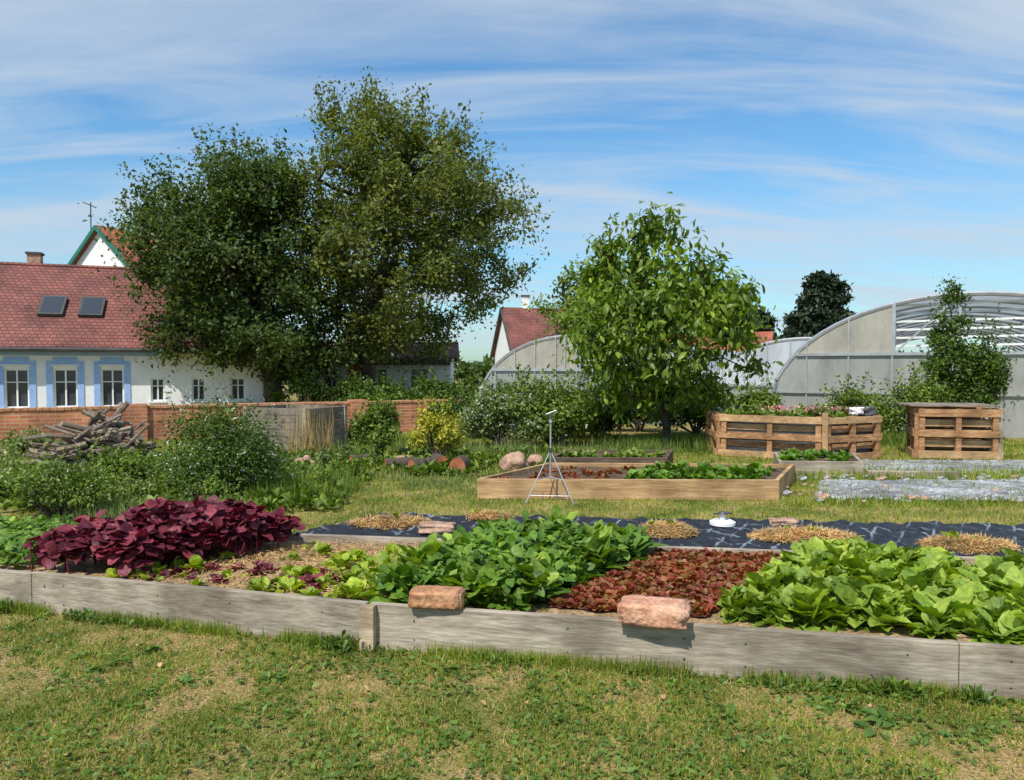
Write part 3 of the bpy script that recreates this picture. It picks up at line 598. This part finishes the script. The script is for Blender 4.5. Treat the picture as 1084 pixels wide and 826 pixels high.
V,F=instance(T_S,F_S,P,frames(rand_dirs(n),rand_dirs(n,1)),np.full(n,.05)); np_mesh('planter_flowers',V,F,M['petal_pink'],pl)
rock('plastic_sack',(6.35,13.5,.83),(.26,.2,.16),M['metal_dark'],seed=14,amp=.12,parent=pl); rock('white_sack',(6.12,13.42,.84),(.2,.15,.12),M['white_plastic'],seed=15,amp=.12,parent=pl)
pl2=empty('pallet_planter',(7.8,13.3,0)); mb=MB(); pp=[(7.12,13.25),(8.4,13.0),(8.7,13.9),(7.45,14.15)]
for i in range(4): pallet(mb,pp[i],pp[(i+1)%4],.92,M['wood_grey'] if i==1 else M['wood_pallet'])
for k in range(6): 
    c=Vector((7.75,13.55,.95))+Vector((.2*0.98,.98,0)).normalized()*((k-2.5)*.17); mb.box(c,(1.4+rng.normal()*.03,.15,.025),M['wood_crate'],rz=-.2)
mb.build('pallets',pl2,bevel=.003)

# ------------------------------------------------------------ polytunnels
def tunnel(PL,a,b,length,axis,ribs,open_from=None,low=None,skin='film',beige='film_beige',grey='film_grey'):
    ax=Vector((math.sin(axis),math.cos(axis),0)); e=Vector((math.cos(axis),-math.sin(axis),0)); c=Vector((*PL,0))+e*a
    root=empty('polytunnel_greenhouse',c)
    def arc(t,k=1.0,off=0):
        th=math.pi*(1-t); s=math.sin(th)
        return c+e*(a*k*math.cos(th))+Vector((0,0,b*k*(s**.85)))+ax*off
    n=36; mb=MB(); ns=12; V=[];F=[]
    for j in range(ns+1):
        for i in range(n+1): V.append(arc(i/n,1.004,length*j/ns+.03))
    for j in range(ns):
        for i in range(n): q=j*(n+1)+i; F.append((q,q+1,q+n+2,q+n+1))
    mb.add(V,F,M[skin]); mb.build('film_skin',root,smooth=True)
    mb=MB()
    for j in range(ribs+1): mb.tube([arc(i/n,.99 if j else 1.0,length*j/ribs) for i in range(n+1)],.035 if j else .06,M['metal'],6)
    for t in (.12,.24,.37,.5,.63,.76,.88): mb.tube([arc(t,.985,0),arc(t,.985,length)],.025,M['metal'],5)
    mb.build('hoops_and_purlins',root)
    mb=MB(); lowz=low if low else b*.5
    nx=28
    def top(x):
        th=math.acos(max(-1,min(1,x))); return b*math.sin(th)**.85
    xs=[-1+2*i/nx for i in range(nx+1)]
    for i in range(nx):
        x0,x1=xs[i],xs[i+1]; t0,t1=top(x0)*.995,top(x1)*.995
        def P(x,z,o=0): q=c+e*(a*.995*x)-ax*(.02+o); return (q.x,q.y,z)
        l0,l1=min(t0,lowz),min(t1,lowz)
        mb.add([P(x0,0),P(x1,0),P(x1,l1),P(x0,l0)],[(0,1,2,3)],M[grey])
        if (open_from is None or x1<=open_from) and (t0>lowz or t1>lowz):
            mb.add([P(x0,l0,.004),P(x1,l1,.004),P(x1,max(t1,l1),.004),P(x0,max(t0,l0),.004)],[(0,1,2,3)],M[beige])
    for i in range(0,nx+1,3):
        x=xs[i]; zt=top(x); 
        if open_from is not None and x>open_from: zt=min(zt,lowz)
        q=c+e*(a*x)-ax*.05
        if zt>.2: mb.box((q.x,q.y,zt/2),(.035,.04,zt),M['metal'],rz=-axis)
    for lz in (lowz,lowz*.5):
        xx=(1-(lz/b)**(2/.85))**.5*.99
        q0=c-e*(a*xx)-ax*.06; q1=c+e*(a*xx)-ax*.06
        mb.beam((q0.x,q0.y,lz),(q1.x,q1.y,lz),.05,.07 if lz==lowz else .035,M['metal'])
    if open_from is not None:
        for k in range(1,7):
            z=lowz+(b-lowz)*k/7; xm=math.sqrt(max(0,1-(z/b)**(2/.85)))
            if xm>.05:
                q0=c+e*(a*max(open_from,-xm))+ax*.25;q1=c+e*(a*xm*.98)+ax*.25; mb.beam((q0.x,q0.y,z),(q1.x,q1.y,z+.02),.02,.05,M['white_paint'])
        for xx in (open_from,-.05,.3,.6):
            q0=c+e*(a*xx)-ax*.05; mb.box((q0.x,q0.y,(lowz+top(xx))/2),(.06,.05,top(xx)-lowz),M['metal'],rz=-axis)
        q0=c+e*(a*open_from);q1=c+e*(a*-.05); mb.beam((q0.x,q0.y,lowz),(q1.x,q1.y,top(-.05)),.03,.04,M['metal'])
    mb.build('gable_end',root)
    return root
tunnel((6.75,20.0),4.6,3.35,26,.50,13,open_from=-.35,low=1.95)
tunnel((6.75,27.0),3.5,2.6,24,.42,12,low=1.0,skin='film_white',beige='film_white')
tunnel((-1.1,24.0),3.2,2.55,22,.48,11,open_from=.1,low=1.55)

# ------------------------------------------------------------ brick wall
p0=Vector((-13.5,13.9));p1=Vector((-1.3,20.0)); L=(p1-p0).length; rz=math.atan2(p1.y-p0.y,p1.x-p0.x)
mb=MB(); mb.box((L/2,0,.36),(L,.3,.72),M['brick_wall']); 
for k in range(int(L/.13)): mb.box((k*.13+.065,0,.75+random.uniform(-.006,.006)),(.12,.34,.06),M['brick_block'])
for k in (1,5.6,10.5): mb.box((k+.3,-.03,.41),(.42,.4,.82),M['brick_wall'])
mb.build('brick_wall',loc=(p0.x,p0.y,0),rz=rz,bevel=.006)

# ------------------------------------------------------------ houses
def wall_with_windows(mb,x0,x1,z1,y,wins,mat,th=.3):
    cur=x0
    for (xc,w,za,zb) in wins:
        a=xc-w/2;b=xc+w/2
        mb.box(((cur+a)/2,y+th/2,z1/2),(a-cur,th,z1),mat)
        mb.box((xc,y+th/2,za/2),(w,th,za),mat); mb.box((xc,y+th/2,(zb+z1)/2),(w,th,z1-zb),mat); cur=b
    mb.box(((cur+x1)/2,y+th/2,z1/2),(x1-cur,th,z1),mat)
def window(mb,xc,w,za,zb,y):
    h=zb-za; mb.box((xc,y+.13,(za+zb)/2),(w,.01,h),M['glass'])
    f=.055
    for sx in (-1,1): mb.box((xc+sx*(w/2-f/2),y+.095,(za+zb)/2),(f,.06,h),M['white_paint'])
    mb.box((xc,y+.09,za+f/2),(w-2*f,.06,f),M['white_paint']); mb.box((xc,y+.09,zb-f/2),(w-2*f,.06,f),M['white_paint'])
    mb.box((xc,y+.092,(za+zb)/2),(.05,.05,h-2*f),M['white_paint'])
    for s in (-1,1):
        mb.box((xc+s*(w/4-.005),y+.096,za+h*.66),(w/2-.075,.035,.035),M['white_paint'])
        mb.box((xc+s*w*.36,y+.2,(za+zb)/2),(w*.2,.02,h-.1),M['white_plastic'])
    mb.box((xc,y-.04,za-.03),(w+.14,.14,.05),M['white_paint'])
def house(loc,rz,x0,x1,eave,depth,ridge,wins,wallm,roofm,extras=None,name='house'):
    root=empty(name,loc)
    mb=MB(); wall_with_windows(mb,x0,x1,eave,0,wins,wallm)
    mb.box(((x0+x1)/2,depth-.15,eave/2),(x1-x0,.3,eave),wallm)
    for x,s in ((x0,1),(x1,-1)):
        xi=x+s*.3; V=[(x,.3,0),(x,depth-.3,0),(x,depth-.3,eave),(x,depth/2,ridge-.15),(x,.3,eave),(xi,.3,0),(xi,depth-.3,0),(xi,depth-.3,eave),(xi,depth/2,ridge-.15),(xi,.3,eave)]
        mb.add(V,[(0,1,2,3,4),(9,8,7,6,5),(0,5,6,1),(1,6,7,2),(2,7,8,3),(3,8,9,4),(4,9,5,0)],wallm)
    mb.build('walls',root,loc=loc,rz=rz)
    mb=MB(); sl=(ridge-eave)/(depth/2); o=.45
    for s in (0,1):
        ya,yb=(-o,depth/2) if s==0 else (depth+o,depth/2); za=eave-sl*o
        V=[(x0-.3,ya,za+.05),(x1+.3,ya,za+.05),(x1+.3,yb,ridge+.05),(x0-.3,yb,ridge+.05)]; V+=[(v[0],v[1],v[2]+.12) for v in V]
        mb.add(V,[(0,1,2,3),(4,7,6,5),(0,4,5,1),(1,5,6,2),(2,6,7,3),(3,7,4,0)],roofm)
    mb.tube([(x0-.3,depth/2,ridge+.15),(x1+.3,depth/2,ridge+.15)],.09,roofm,8)
    mb.build('roof',root,loc=loc,rz=rz)
    mb=MB(); za=eave-sl*o
    mb.tube([(x0-.3,-o-.06,za+.06),(x1+.3,-o-.06,za+.06)],.07,M['trim_grey'],8); mb.box(((x0+x1)/2,-.2,eave-.2),(x1-x0,.35,.12),M['trim_grey'])
    mb.build('gutter_and_soffit',root,loc=loc,rz=rz)
    mb=MB()
    for w in wins: window(mb,*w,0)
    mb.build('windows',root,loc=loc,rz=rz)
    if extras: mb=MB(); extras(mb,sl); mb.build('trim',root,loc=loc,rz=rz)
    return root
def blue_extras(mb,sl):
    for xc in (-1.5,0,1.38,2.82,4.26):
        for s in (-1,1): mb.box((xc+s*.47,-.012,1.0),(.2,.03,1.7),M['blue_paint'])
        mb.box((xc,-.014,1.86),(.74,.03,.24),M['blue_paint']); mb.box((xc,-.035,1.70),(.86,.06,.05),M['white_paint'])
    mb.box((1.4,-.02,2.1),(9,.05,.14),M['blue_paint'])
    for x,y in ((2.2,1.5),(3.45,1.5),(-1.5,1.5)):
        n=Vector((0,-sl,1)).normalized(); u=Vector((0,1,sl)).normalized(); c=Vector((x,y,2.55+sl*y+.17))
        R=Matrix((Vector((1,0,0)),u,n)).transposed()
        mb.box(c+n*.04,(.78,1.25,.1),M['trim_grey'],M4=R); mb.box(c+n*.092,(.62,1.05,.012),M['glass'],M4=R)
    mb.box((1.1,4.3,5.4),(.45,.45,1.2),M['rock']); mb.box((1.1,4.3,6.03),(.55,.55,.08),M['trim_grey'])
wins=[(-1.5,.72,.25,1.58),(0,.72,.25,1.58),(1.38,.72,.25,1.58),(2.82,.72,.25,1.58),(4.26,.72,.25,1.58),(5.7,.45,.42,1.25),(7.05,.45,.42,1.25),(8.4,.5,.42,1.25)]
house((-18,25,0),.3588,-5,9.3,2.5,8,5.4,wins,M['white_paint'],M['tiles'],blue_extras,'blue_white_house')
house((-9.3,33,0),.05,0,6.6,2.0,5,2.6,[(1.4,.8,.7,1.6),(3.4,.8,.7,1.6),(5.2,.8,.7,1.6)],M['white_paint'],M['tiles'],lambda mb,sl: mb.box((2.4,-.03,.9),(.5,.06,1.8),M['red_paint']),'white_outbuilding')
def gable_house(P,d,w,L,eave,ridge,wallm,roofm,trim,name):
    root=empty(name,(*P,0)); d=Vector((*d,0)).normalized(); r=Vector((d.y,-d.x,0)); P=Vector((*P,0)); mb=MB()
    def q(a,b,z): v=P+r*a+d*b; return (v.x,v.y,z)
    V=[q(-w/2,0,0),q(w/2,0,0),q(w/2,0,eave),q(0,0,ridge),q(-w/2,0,eave),q(-w/2,L,0),q(w/2,L,0),q(w/2,L,eave),q(0,L,ridge),q(-w/2,L,eave)]
    mb.add(V,[(0,1,2,3,4),(9,8,7,6,5),(1,6,7,2),(5,0,4,9)],wallm); mb.build('walls',root)
    mb=MB(); sl=(ridge-eave)/(w/2)
    for s in (-1,1):
        V=[q(s*(w/2+.4),-.2,eave-sl*.4+.06),q(s*(w/2+.4),L+.4,eave-sl*.4+.06),q(0,L+.4,ridge+.06),q(0,-.2,ridge+.06)]; V+=[(v[0],v[1],v[2]+.15) for v in V]
        mb.add(V,[(0,1,2,3),(4,7,6,5),(0,4,5,1),(1,5,6,2),(2,6,7,3),(3,7,4,0)],roofm)
    mb.build('roof',root); mb=MB()
    for s in (-1,1): mb.beam(q(s*(w/2+.45),-.26,eave-sl*.45+.08),q(0,-.26,ridge+.1),.08,.2,trim)
    mb.build('bargeboards',root); return root
gable_house((-21.7,40),(.42,.91),5.2,9,6.6,8.9,M['white_paint'],M['tiles_orange'],M['green_paint'],'gabled_house')
mb=MB(); mb.tube([(-22.6,40.8,8),(-22.6,40.8,10.5)],.03,M['metal_dark'],6)
mb.tube([(-23.0,40.8,10.5),(-22.3,40.8,10.2)],.025,M['metal_dark'],5)
for k in range(4): mb.tube([(-22.9+k*.17,40.6,10.46-k*.07),(-22.9+k*.17,41.0,10.46-k*.07)],.018,M['metal_dark'],4)
mb.build('tv_antenna')
rh=gable_house((-.6,56),(1,.25),6,6,2.8,5.9,M['white_paint'],M['tiles'],M['trim_grey'],'red_roofed_house')
mb=MB(); mb.box((1.0,56.6,6.2),(.55,.55,1.5),M['white_paint']); mb.box((1.0,56.6,6.99),(.7,.7,.1),M['trim_grey']); mb.build('chimney',rh)
gable_house((20.5,60),(-.9,.4),7,10,2.5,4.3,M['white_paint'],M['tiles_orange'],M['trim_grey'],'orange_roofed_house')

# ------------------------------------------------------------ trees
tree('walnut_tree',(-5.8,30,0),[(1.9,.3,1.6),(2.7,.9,3.1),(4.2,1.2,4.0),(6.5,1.6,4.4),(8.5,1.6,4.2),(10.0,1.0,3.2),(11.2,.5,2.0),(12.1,.3,.9)],500,125,.17,.66,M['walnut'],.26,2.8,wisps=330,bias=.5,gap=-.10,wl=1.9,gfreq=.8,lobe=1.3)
tree('lime_tree',(-9.0,28,0),[(1.4,.4,1.3),(2.2,-.4,2.9),(4.0,-1.3,3.5),(6.0,-1.5,3.4),(7.3,-1.1,3.0),(8.3,-.8,2.4),(9.0,-.7,1.6),(9.5,-.6,.8)],440,125,.17,.64,M['dark_tree'],.33,2.2,wisps=320,bias=.5,gap=-.10,wl=2.1,gfreq=.8,lobe=1.3)
Tc,Fc=leaf_T(.42,.35,.3,.1,.02,seed=2)
tree('cherry_tree',(3.08,15.2,0),[(.95,-.12,.85),(1.35,-.14,1.4),(2.0,-.14,1.85),(2.6,-.08,1.95),(3.2,-.08,1.6),(3.8,-.14,1.1),(4.35,-.17,.6),(4.6,-.2,.25)],230,44,.165,.38,M['cherry'],.085,.8,hang=.9,T=Tc,F=Fc,bias=.48,wisps=50,gap=-.17,wl=1.3,lobe=.8,gfreq=1.1)
tree('pale_tree',(2.35,24,0),[(1.0,0,.8),(2.0,-.1,1.2),(3.4,-.1,1.3),(4.4,0,.9),(4.9,.1,.4)],110,70,.15,.42,M['pale_tree'],.1,1.0)
tree('conifer_tree',(24.0,60,0),[(1.5,0,2.3),(4,0,2.1),(5.5,.1,1.8),(6.5,.3,1.5),(7.5,.4,1.2),(8.3,.4,.9),(9.3,.3,.3)],300,70,.42,.55,M['conifer'],.2,1.5,flat=.35,bias=.55,lobe=1.0)
tree('conifer_tree',(25.2,60.5,0),[(1.5,0,1.6),(4,0.2,1.3),(6,.4,1.1),(7.5,.5,.8),(9.0,.5,.3)],150,70,.42,.5,M['conifer'],.2,1.5,flat=.35,bias=.55,lobe=1.0)
tree('conifer_tree',(21.6,66,0),[(1.5,0,1.8),(4,0,1.4),(5.5,.1,.9),(6.6,.1,.3)],110,60,.42,.5,M['conifer'],.15,1.5,flat=.35)

dt=empty('distant_trees',(0,75,0)); n=26000
x=rng.uniform(-80,85,n); hh=np.array([2.6+1.3*noise.noise(Vector((q*.13,0,0)))+.9*noise.noise(Vector((q*.6,2,0))) for q in x]); z=hh*rng.random(n)**.6; y=75+rng.normal(size=n)*2
V,F=instance(T_S,F_S,np.stack([x,y,z],-1),frames(rand_dirs(n),rand_dirs(n,.8)),rng.uniform(.5,1.1,n)); np_mesh('distant_foliage',V,F,M['dark_tree'],dt)

# ------------------------------------------------------------ shrubs
bush('garden_shrub',(-3.62,9.35),.76,.68,1.18,13000,.042,M['shrub_dark'],lobes=16,flowers=(M['petal_white'],150,.032),rough=.4)
bush('low_shrub',(-4.85,8.0),.6,.5,.72,3400,.045,M['shrub_mid'],lobes=12,rough=.26,flowers=(M['petal_white'],20,.03))
bush('low_shrub',(-5.9,8.9),.8,.6,.5,2600,.055,M['shrub_grey'],lobes=12)
bush('low_shrub',(-5.4,10.4),.6,.5,.42,2400,.055,M['shrub_mid'],lobes=10)
bush('garden_shrub',(-2.35,13.2),.5,.5,1.05,3600,.07,M['shrub_mid'],lobes=9)
bush('yellow_shrub',(-1.28,12.9),.5,.45,.95,4200,.055,M['shrub_yellow'],lobes=14,rough=.26)
bush('garden_shrub',(-.2,15.2),1.0,.7,1.15,8000,.075,M['shrub_grey'],lobes=14,flowers=(M['petal_white'],260,.06))
bush('garden_shrub',(.9,15.3),1.0,.7,1.3,8000,.08,M['shrub_mid'],lobes=14,rough=.32,flowers=(M['petal_white'],60,.05))
bush('garden_shrub',(.3,17.4),1.3,.8,1.3,6500,.1,M['shrub_mid'],lobes=12)
bush('garden_shrub',(2.0,17.0),1.1,.8,1.35,6000,.09,M['shrub_dark'],lobes=12,rough=.34,flowers=(M['petal_white'],160,.07))
bush('garden_shrub',(-1.3,17.0),.9,.6,.95,4200,.09,M['shrub_dark'],lobes=10)
bush('garden_shrub',(4.4,18.0),1.2,.7,1.2,5600,.09,M['shrub_dark'],lobes=12,rough=.34,flowers=(M['petal_white'],60,.07))
bush('garden_shrub',(5.9,19.0),1.0,.6,1.1,3800,.1,M['shrub_mid'],lobes=10)
bush('garden_shrub',(3.2,19.0),1.2,.6,1.2,4600,.1,M['shrub_mid'],lobes=10)
bush('garden_shrub',(7.6,16.9),.9,.6,1.2,5400,.08,M['shrub_mid'],lobes=12,rough=.34)
bush('garden_shrub',(8.7,16.3),.9,.6,1.4,6000,.08,M['shrub_mid'],lobes=12,rough=.34)
tree('sapling',(9.6,16.6,0),[(.8,0,.36),(1.6,0,.46),(2.4,.0,.36),(3.0,.0,.28),(3.5,0,.1)],90,60,.085,.2,M['shrub_dark'],.03,.6)
bush('climbing_shrub',(10.1,16.3),.6,.45,2.2,6500,.08,M['shrub_dark'],lobes=16)
bush('garden_shrub',(-8.8,14.0),.7,.5,.4,2000,.075,M['shrub_grey'],lobes=10)
bush('garden_shrub',(-3.0,15.6),.6,.5,.5,1600,.08,M['shrub_mid'],lobes=8)
for k in range(4,9): bush('hedge_shrub',(-9.5+k*1.35,19.4+k*.55),1.0,.6,.9+.3*rng.random(),2600,.11,M['shrub_dark'],lobes=8)
for k in range(5): bush('hedge_shrub',(-7.6+k*1.6,27+rng.normal()*.3),1.1,.6,1.15+.3*rng.random(),2600,.13,M['shrub_dark'],lobes=8)
mg=empty('meadow_grass',(0,14,0)); parts=[]; parts2=[]
for i,(x0,x1,y0,y1,n,h,w) in enumerate([(-3.2,-2.0,8.9,10.2,3600,.2,.008),(-4.6,-3.0,7.6,8.6,2200,.16,.008),(1.8,5.2,14.0,16.2,6000,.22,.011),(-5.6,-3,10,13.5,4000,.15,.010),(-2.2,2,11.6,13.6,4500,.11,.010),(-9.5,-5.5,9.5,14,5000,.16,.011),(5.5,9.5,14.6,17,5000,.26,.013),(-2.2,3,13.5,15,4500,.2,.011),(-6,-1,14,17,4500,.2,.013),(-2.2,0,9.5,11.5,3500,.08,.01)]):
    (parts if i%2 else parts2).append(blades(thin(mid(n,x0,x1,y0,y1),1.1,-.1),0,h,w,.6,.6))
V,F=join(parts); np_mesh('meadow_blades',V,F,M['shrub_grey'],mg)
V,F=join(parts2); np_mesh('meadow_blades_green',V,F,M['shrub_mid'],mg)
xy=np.concatenate([thin(mid(1500,-6.5,-2,8.3,13.5),1,-.1),thin(mid(900,-2,1,11,14),1,.0)]); 
rosettes('meadow_weeds',xy,.03,12,.10,M['shrub_mid'],w=.4,el=(25,88),parent=mg,pvar=.4)
xy=mid(160,-3.9,-3.2,12.8,13.5); V,F=blades(xy,0,.85,.010,.25); np_mesh('dry_stalks',V,F,M['grass_dry'],mg)
for k in range(44):
    x=rng.uniform(-7,-1.6); y=rng.uniform(8.6,13.2); bush('weed_clump',(x,y),.24,.2,.22+.18*rng.random(),420,.04,(M['shrub_mid'],M['shrub_grey'],M['shrub_mid'])[k%3],lobes=5,parent=mg)

# ------------------------------------------------------------ compost crate, woodpile, logs, rocks
mb=MB(); cq=[(-5.2,14.75),(-3.85,14.05),(-3.35,15.1),(-4.7,15.8)]
for i in range(4):
    a=Vector(cq[i]);b=Vector(cq[(i+1)%4])
    for k in range(6): z=.04+k*.135; mb.plank(a,b,z,z+.128,.02+.004*(k%2),M['wood_crate'])
    mb.box((a.x,a.y,.43),(.08,.08,.86),M['wood_grey'],rz=-.4)
mb.build('compost_crate',bevel=.003)
soil_patch('compost_heap',[(-5.05,14.75),(-3.9,14.15),(-3.45,15.05),(-4.65,15.65)],14,14,.7,.08,M['soil_dark'])
mb=MB()
for k in range(170):
    x=rng.uniform(-7.55,-6.2); y=12.5+rng.normal()*.3; z=max(.03,.85*rng.random()*(1-abs(x+6.85)/.95)+.05); a=rng.normal()*.7; L=rng.uniform(.25,.8); t=rng.normal()*.35
    mb.tube([(x-L/2*math.cos(a),y-L/2*math.sin(a),max(.02,z-t*L/2)),(x,y,z+rng.normal()*.02),(x+L/2*math.cos(a),y+L/2*math.sin(a),max(.02,z+t*L/2))],[.035*rng.uniform(.4,1.5)]*3,M['wood_stick'],6)
mb.build('firewood_pile')
for (x,y,r,L,a) in [(-.82,11.3,.13,.3,.2),(-1.55,11.6,.1,.4,.9),(-2.0,11.9,.09,.5,1.3),(-2.6,12.2,.1,.4,1.0),(-1.1,11.9,.11,.35,-.4)]:
    mb=MB(); d=Vector((math.sin(a),math.cos(a),0)); p=Vector((x,y,r)); mb.tube([p,p+d*L],[r,r*1.05],M['bark'],16,cap=False); mb.tube([p-d*.004,p+d*.01],r*.96,M['log_end'],16); mb.build('cut_log')
for k,(x,y,s) in enumerate([(.03,11.6,.42),(.35,12.0,.3),(.95,12.9,.3),(1.2,12.7,.26),(-1.8,12.4,.25),(-.4,11.9,.2),(1.55,12.6,.3),(-3.3,12.0,.3)]):
    rock('boulder',(x,y,s*.3),(s,s*.8,s*.75),M['rock'],seed=k+20,boxy=False,amp=.16,rz=k)

# ------------------------------------------------------------ light, sky, camera
S=Vector((-.42,-.72,1.12)).normalized(); el=math.asin(S.z); az=math.atan2(S.x,S.y)
sd=bpy.data.lights.new('sun','SUN'); sd.energy=5.0; sd.angle=math.radians(.5); sd.color=(1,.95,.86)
so=bpy.data.objects.new('sun',sd); so.rotation_euler=S.to_track_quat('Z','Y').to_euler(); so.location=(0,0,30); COL.objects.link(so)
w=bpy.data.worlds.new('World'); scene.world=w; w.use_nodes=True; nt=w.node_tree; nt.nodes.clear(); L=nt.links.new
out=nt.nodes.new('ShaderNodeOutputWorld'); bg=nt.nodes.new('ShaderNodeBackground'); bg.inputs[1].default_value=.13
sky=nt.nodes.new('ShaderNodeTexSky'); sky.sky_type='NISHITA'; sky.sun_disc=False; sky.sun_elevation=el; sky.sun_rotation=az; sky.air_density=1.3; sky.dust_density=.6; sky.ozone_density=1.6
tint=N(nt,'ShaderNodeMix',_data_type='RGBA',_blend_type='MULTIPLY'); tint.inputs[0].default_value=1; L(sky.outputs[0],tint.inputs[6]); tint.inputs[7].default_value=(.60,.97,1.22,1)
tc=nt.nodes.new('ShaderNodeTexCoord'); sp=nt.nodes.new('ShaderNodeSeparateXYZ'); L(tc.outputs['Generated'],sp.inputs[0])
ad=N(nt,'ShaderNodeMath',_operation='ADD'); L(sp.outputs[2],ad.inputs[0]); ad.inputs[1].default_value=.22
dx=N(nt,'ShaderNodeMath',_operation='DIVIDE'); L(sp.outputs[0],dx.inputs[0]); L(ad.outputs[0],dx.inputs[1])
dy=N(nt,'ShaderNodeMath',_operation='DIVIDE'); L(sp.outputs[1],dy.inputs[0]); L(ad.outputs[0],dy.inputs[1])
cb=nt.nodes.new('ShaderNodeCombineXYZ'); L(dx.outputs[0],cb.inputs[0]); L(dy.outputs[0],cb.inputs[1])
def cloud(rot,scale,loc,lo,hi,mxv,sc=1.0,dist=.6):
    mp=nt.nodes.new('ShaderNodeMapping'); mp.inputs['Rotation'].default_value=(0,0,rot); mp.inputs['Scale'].default_value=scale; mp.inputs['Location'].default_value=loc; L(cb.outputs[0],mp.inputs[0])
    n1=N(nt,'ShaderNodeTexNoise',Scale=sc,Detail=10.0,Roughness=.58,Distortion=dist); L(mp.outputs[0],n1.inputs['Vector'])
    return ramp(nt,[(lo,(0,0,0)),(hi,(mxv,)*3)],n1.outputs[0]).outputs[0]
c1=cloud(-.35,(.55,1.9,1),(1.3,.4,0),.40,.66,.7); c2=cloud(-.22,(.5,2.6,1),(4.7,2.1,0),.46,.66,.75,1.25,.9)
cm=N(nt,'ShaderNodeMix',_data_type='RGBA',_blend_type='SCREEN'); cm.inputs[0].default_value=1; L(c1,cm.inputs[6]); L(c2,cm.inputs[7])
mx=N(nt,'ShaderNodeMix',_data_type='RGBA'); L(cm.outputs[2],mx.inputs[0]); L(tint.outputs[2],mx.inputs[6]); mx.inputs[7].default_value=(4.5,5.2,6.0,1)
L(mx.outputs[2],bg.inputs[0]); L(bg.outputs[0],out.inputs[0])
cam=bpy.data.cameras.new('camera'); co=bpy.data.objects.new('camera',cam); COL.objects.link(co); co.location=(0,0,1.6); co.rotation_euler=(math.radians(90-1.65),0,0)
cam.sensor_width=36; cam.lens=36*800/1084; cam.clip_end=2000; cam.clip_start=.05; scene.camera=co
scene.view_settings.view_transform='Standard'; scene.view_settings.look='None'; scene.view_settings.exposure=0
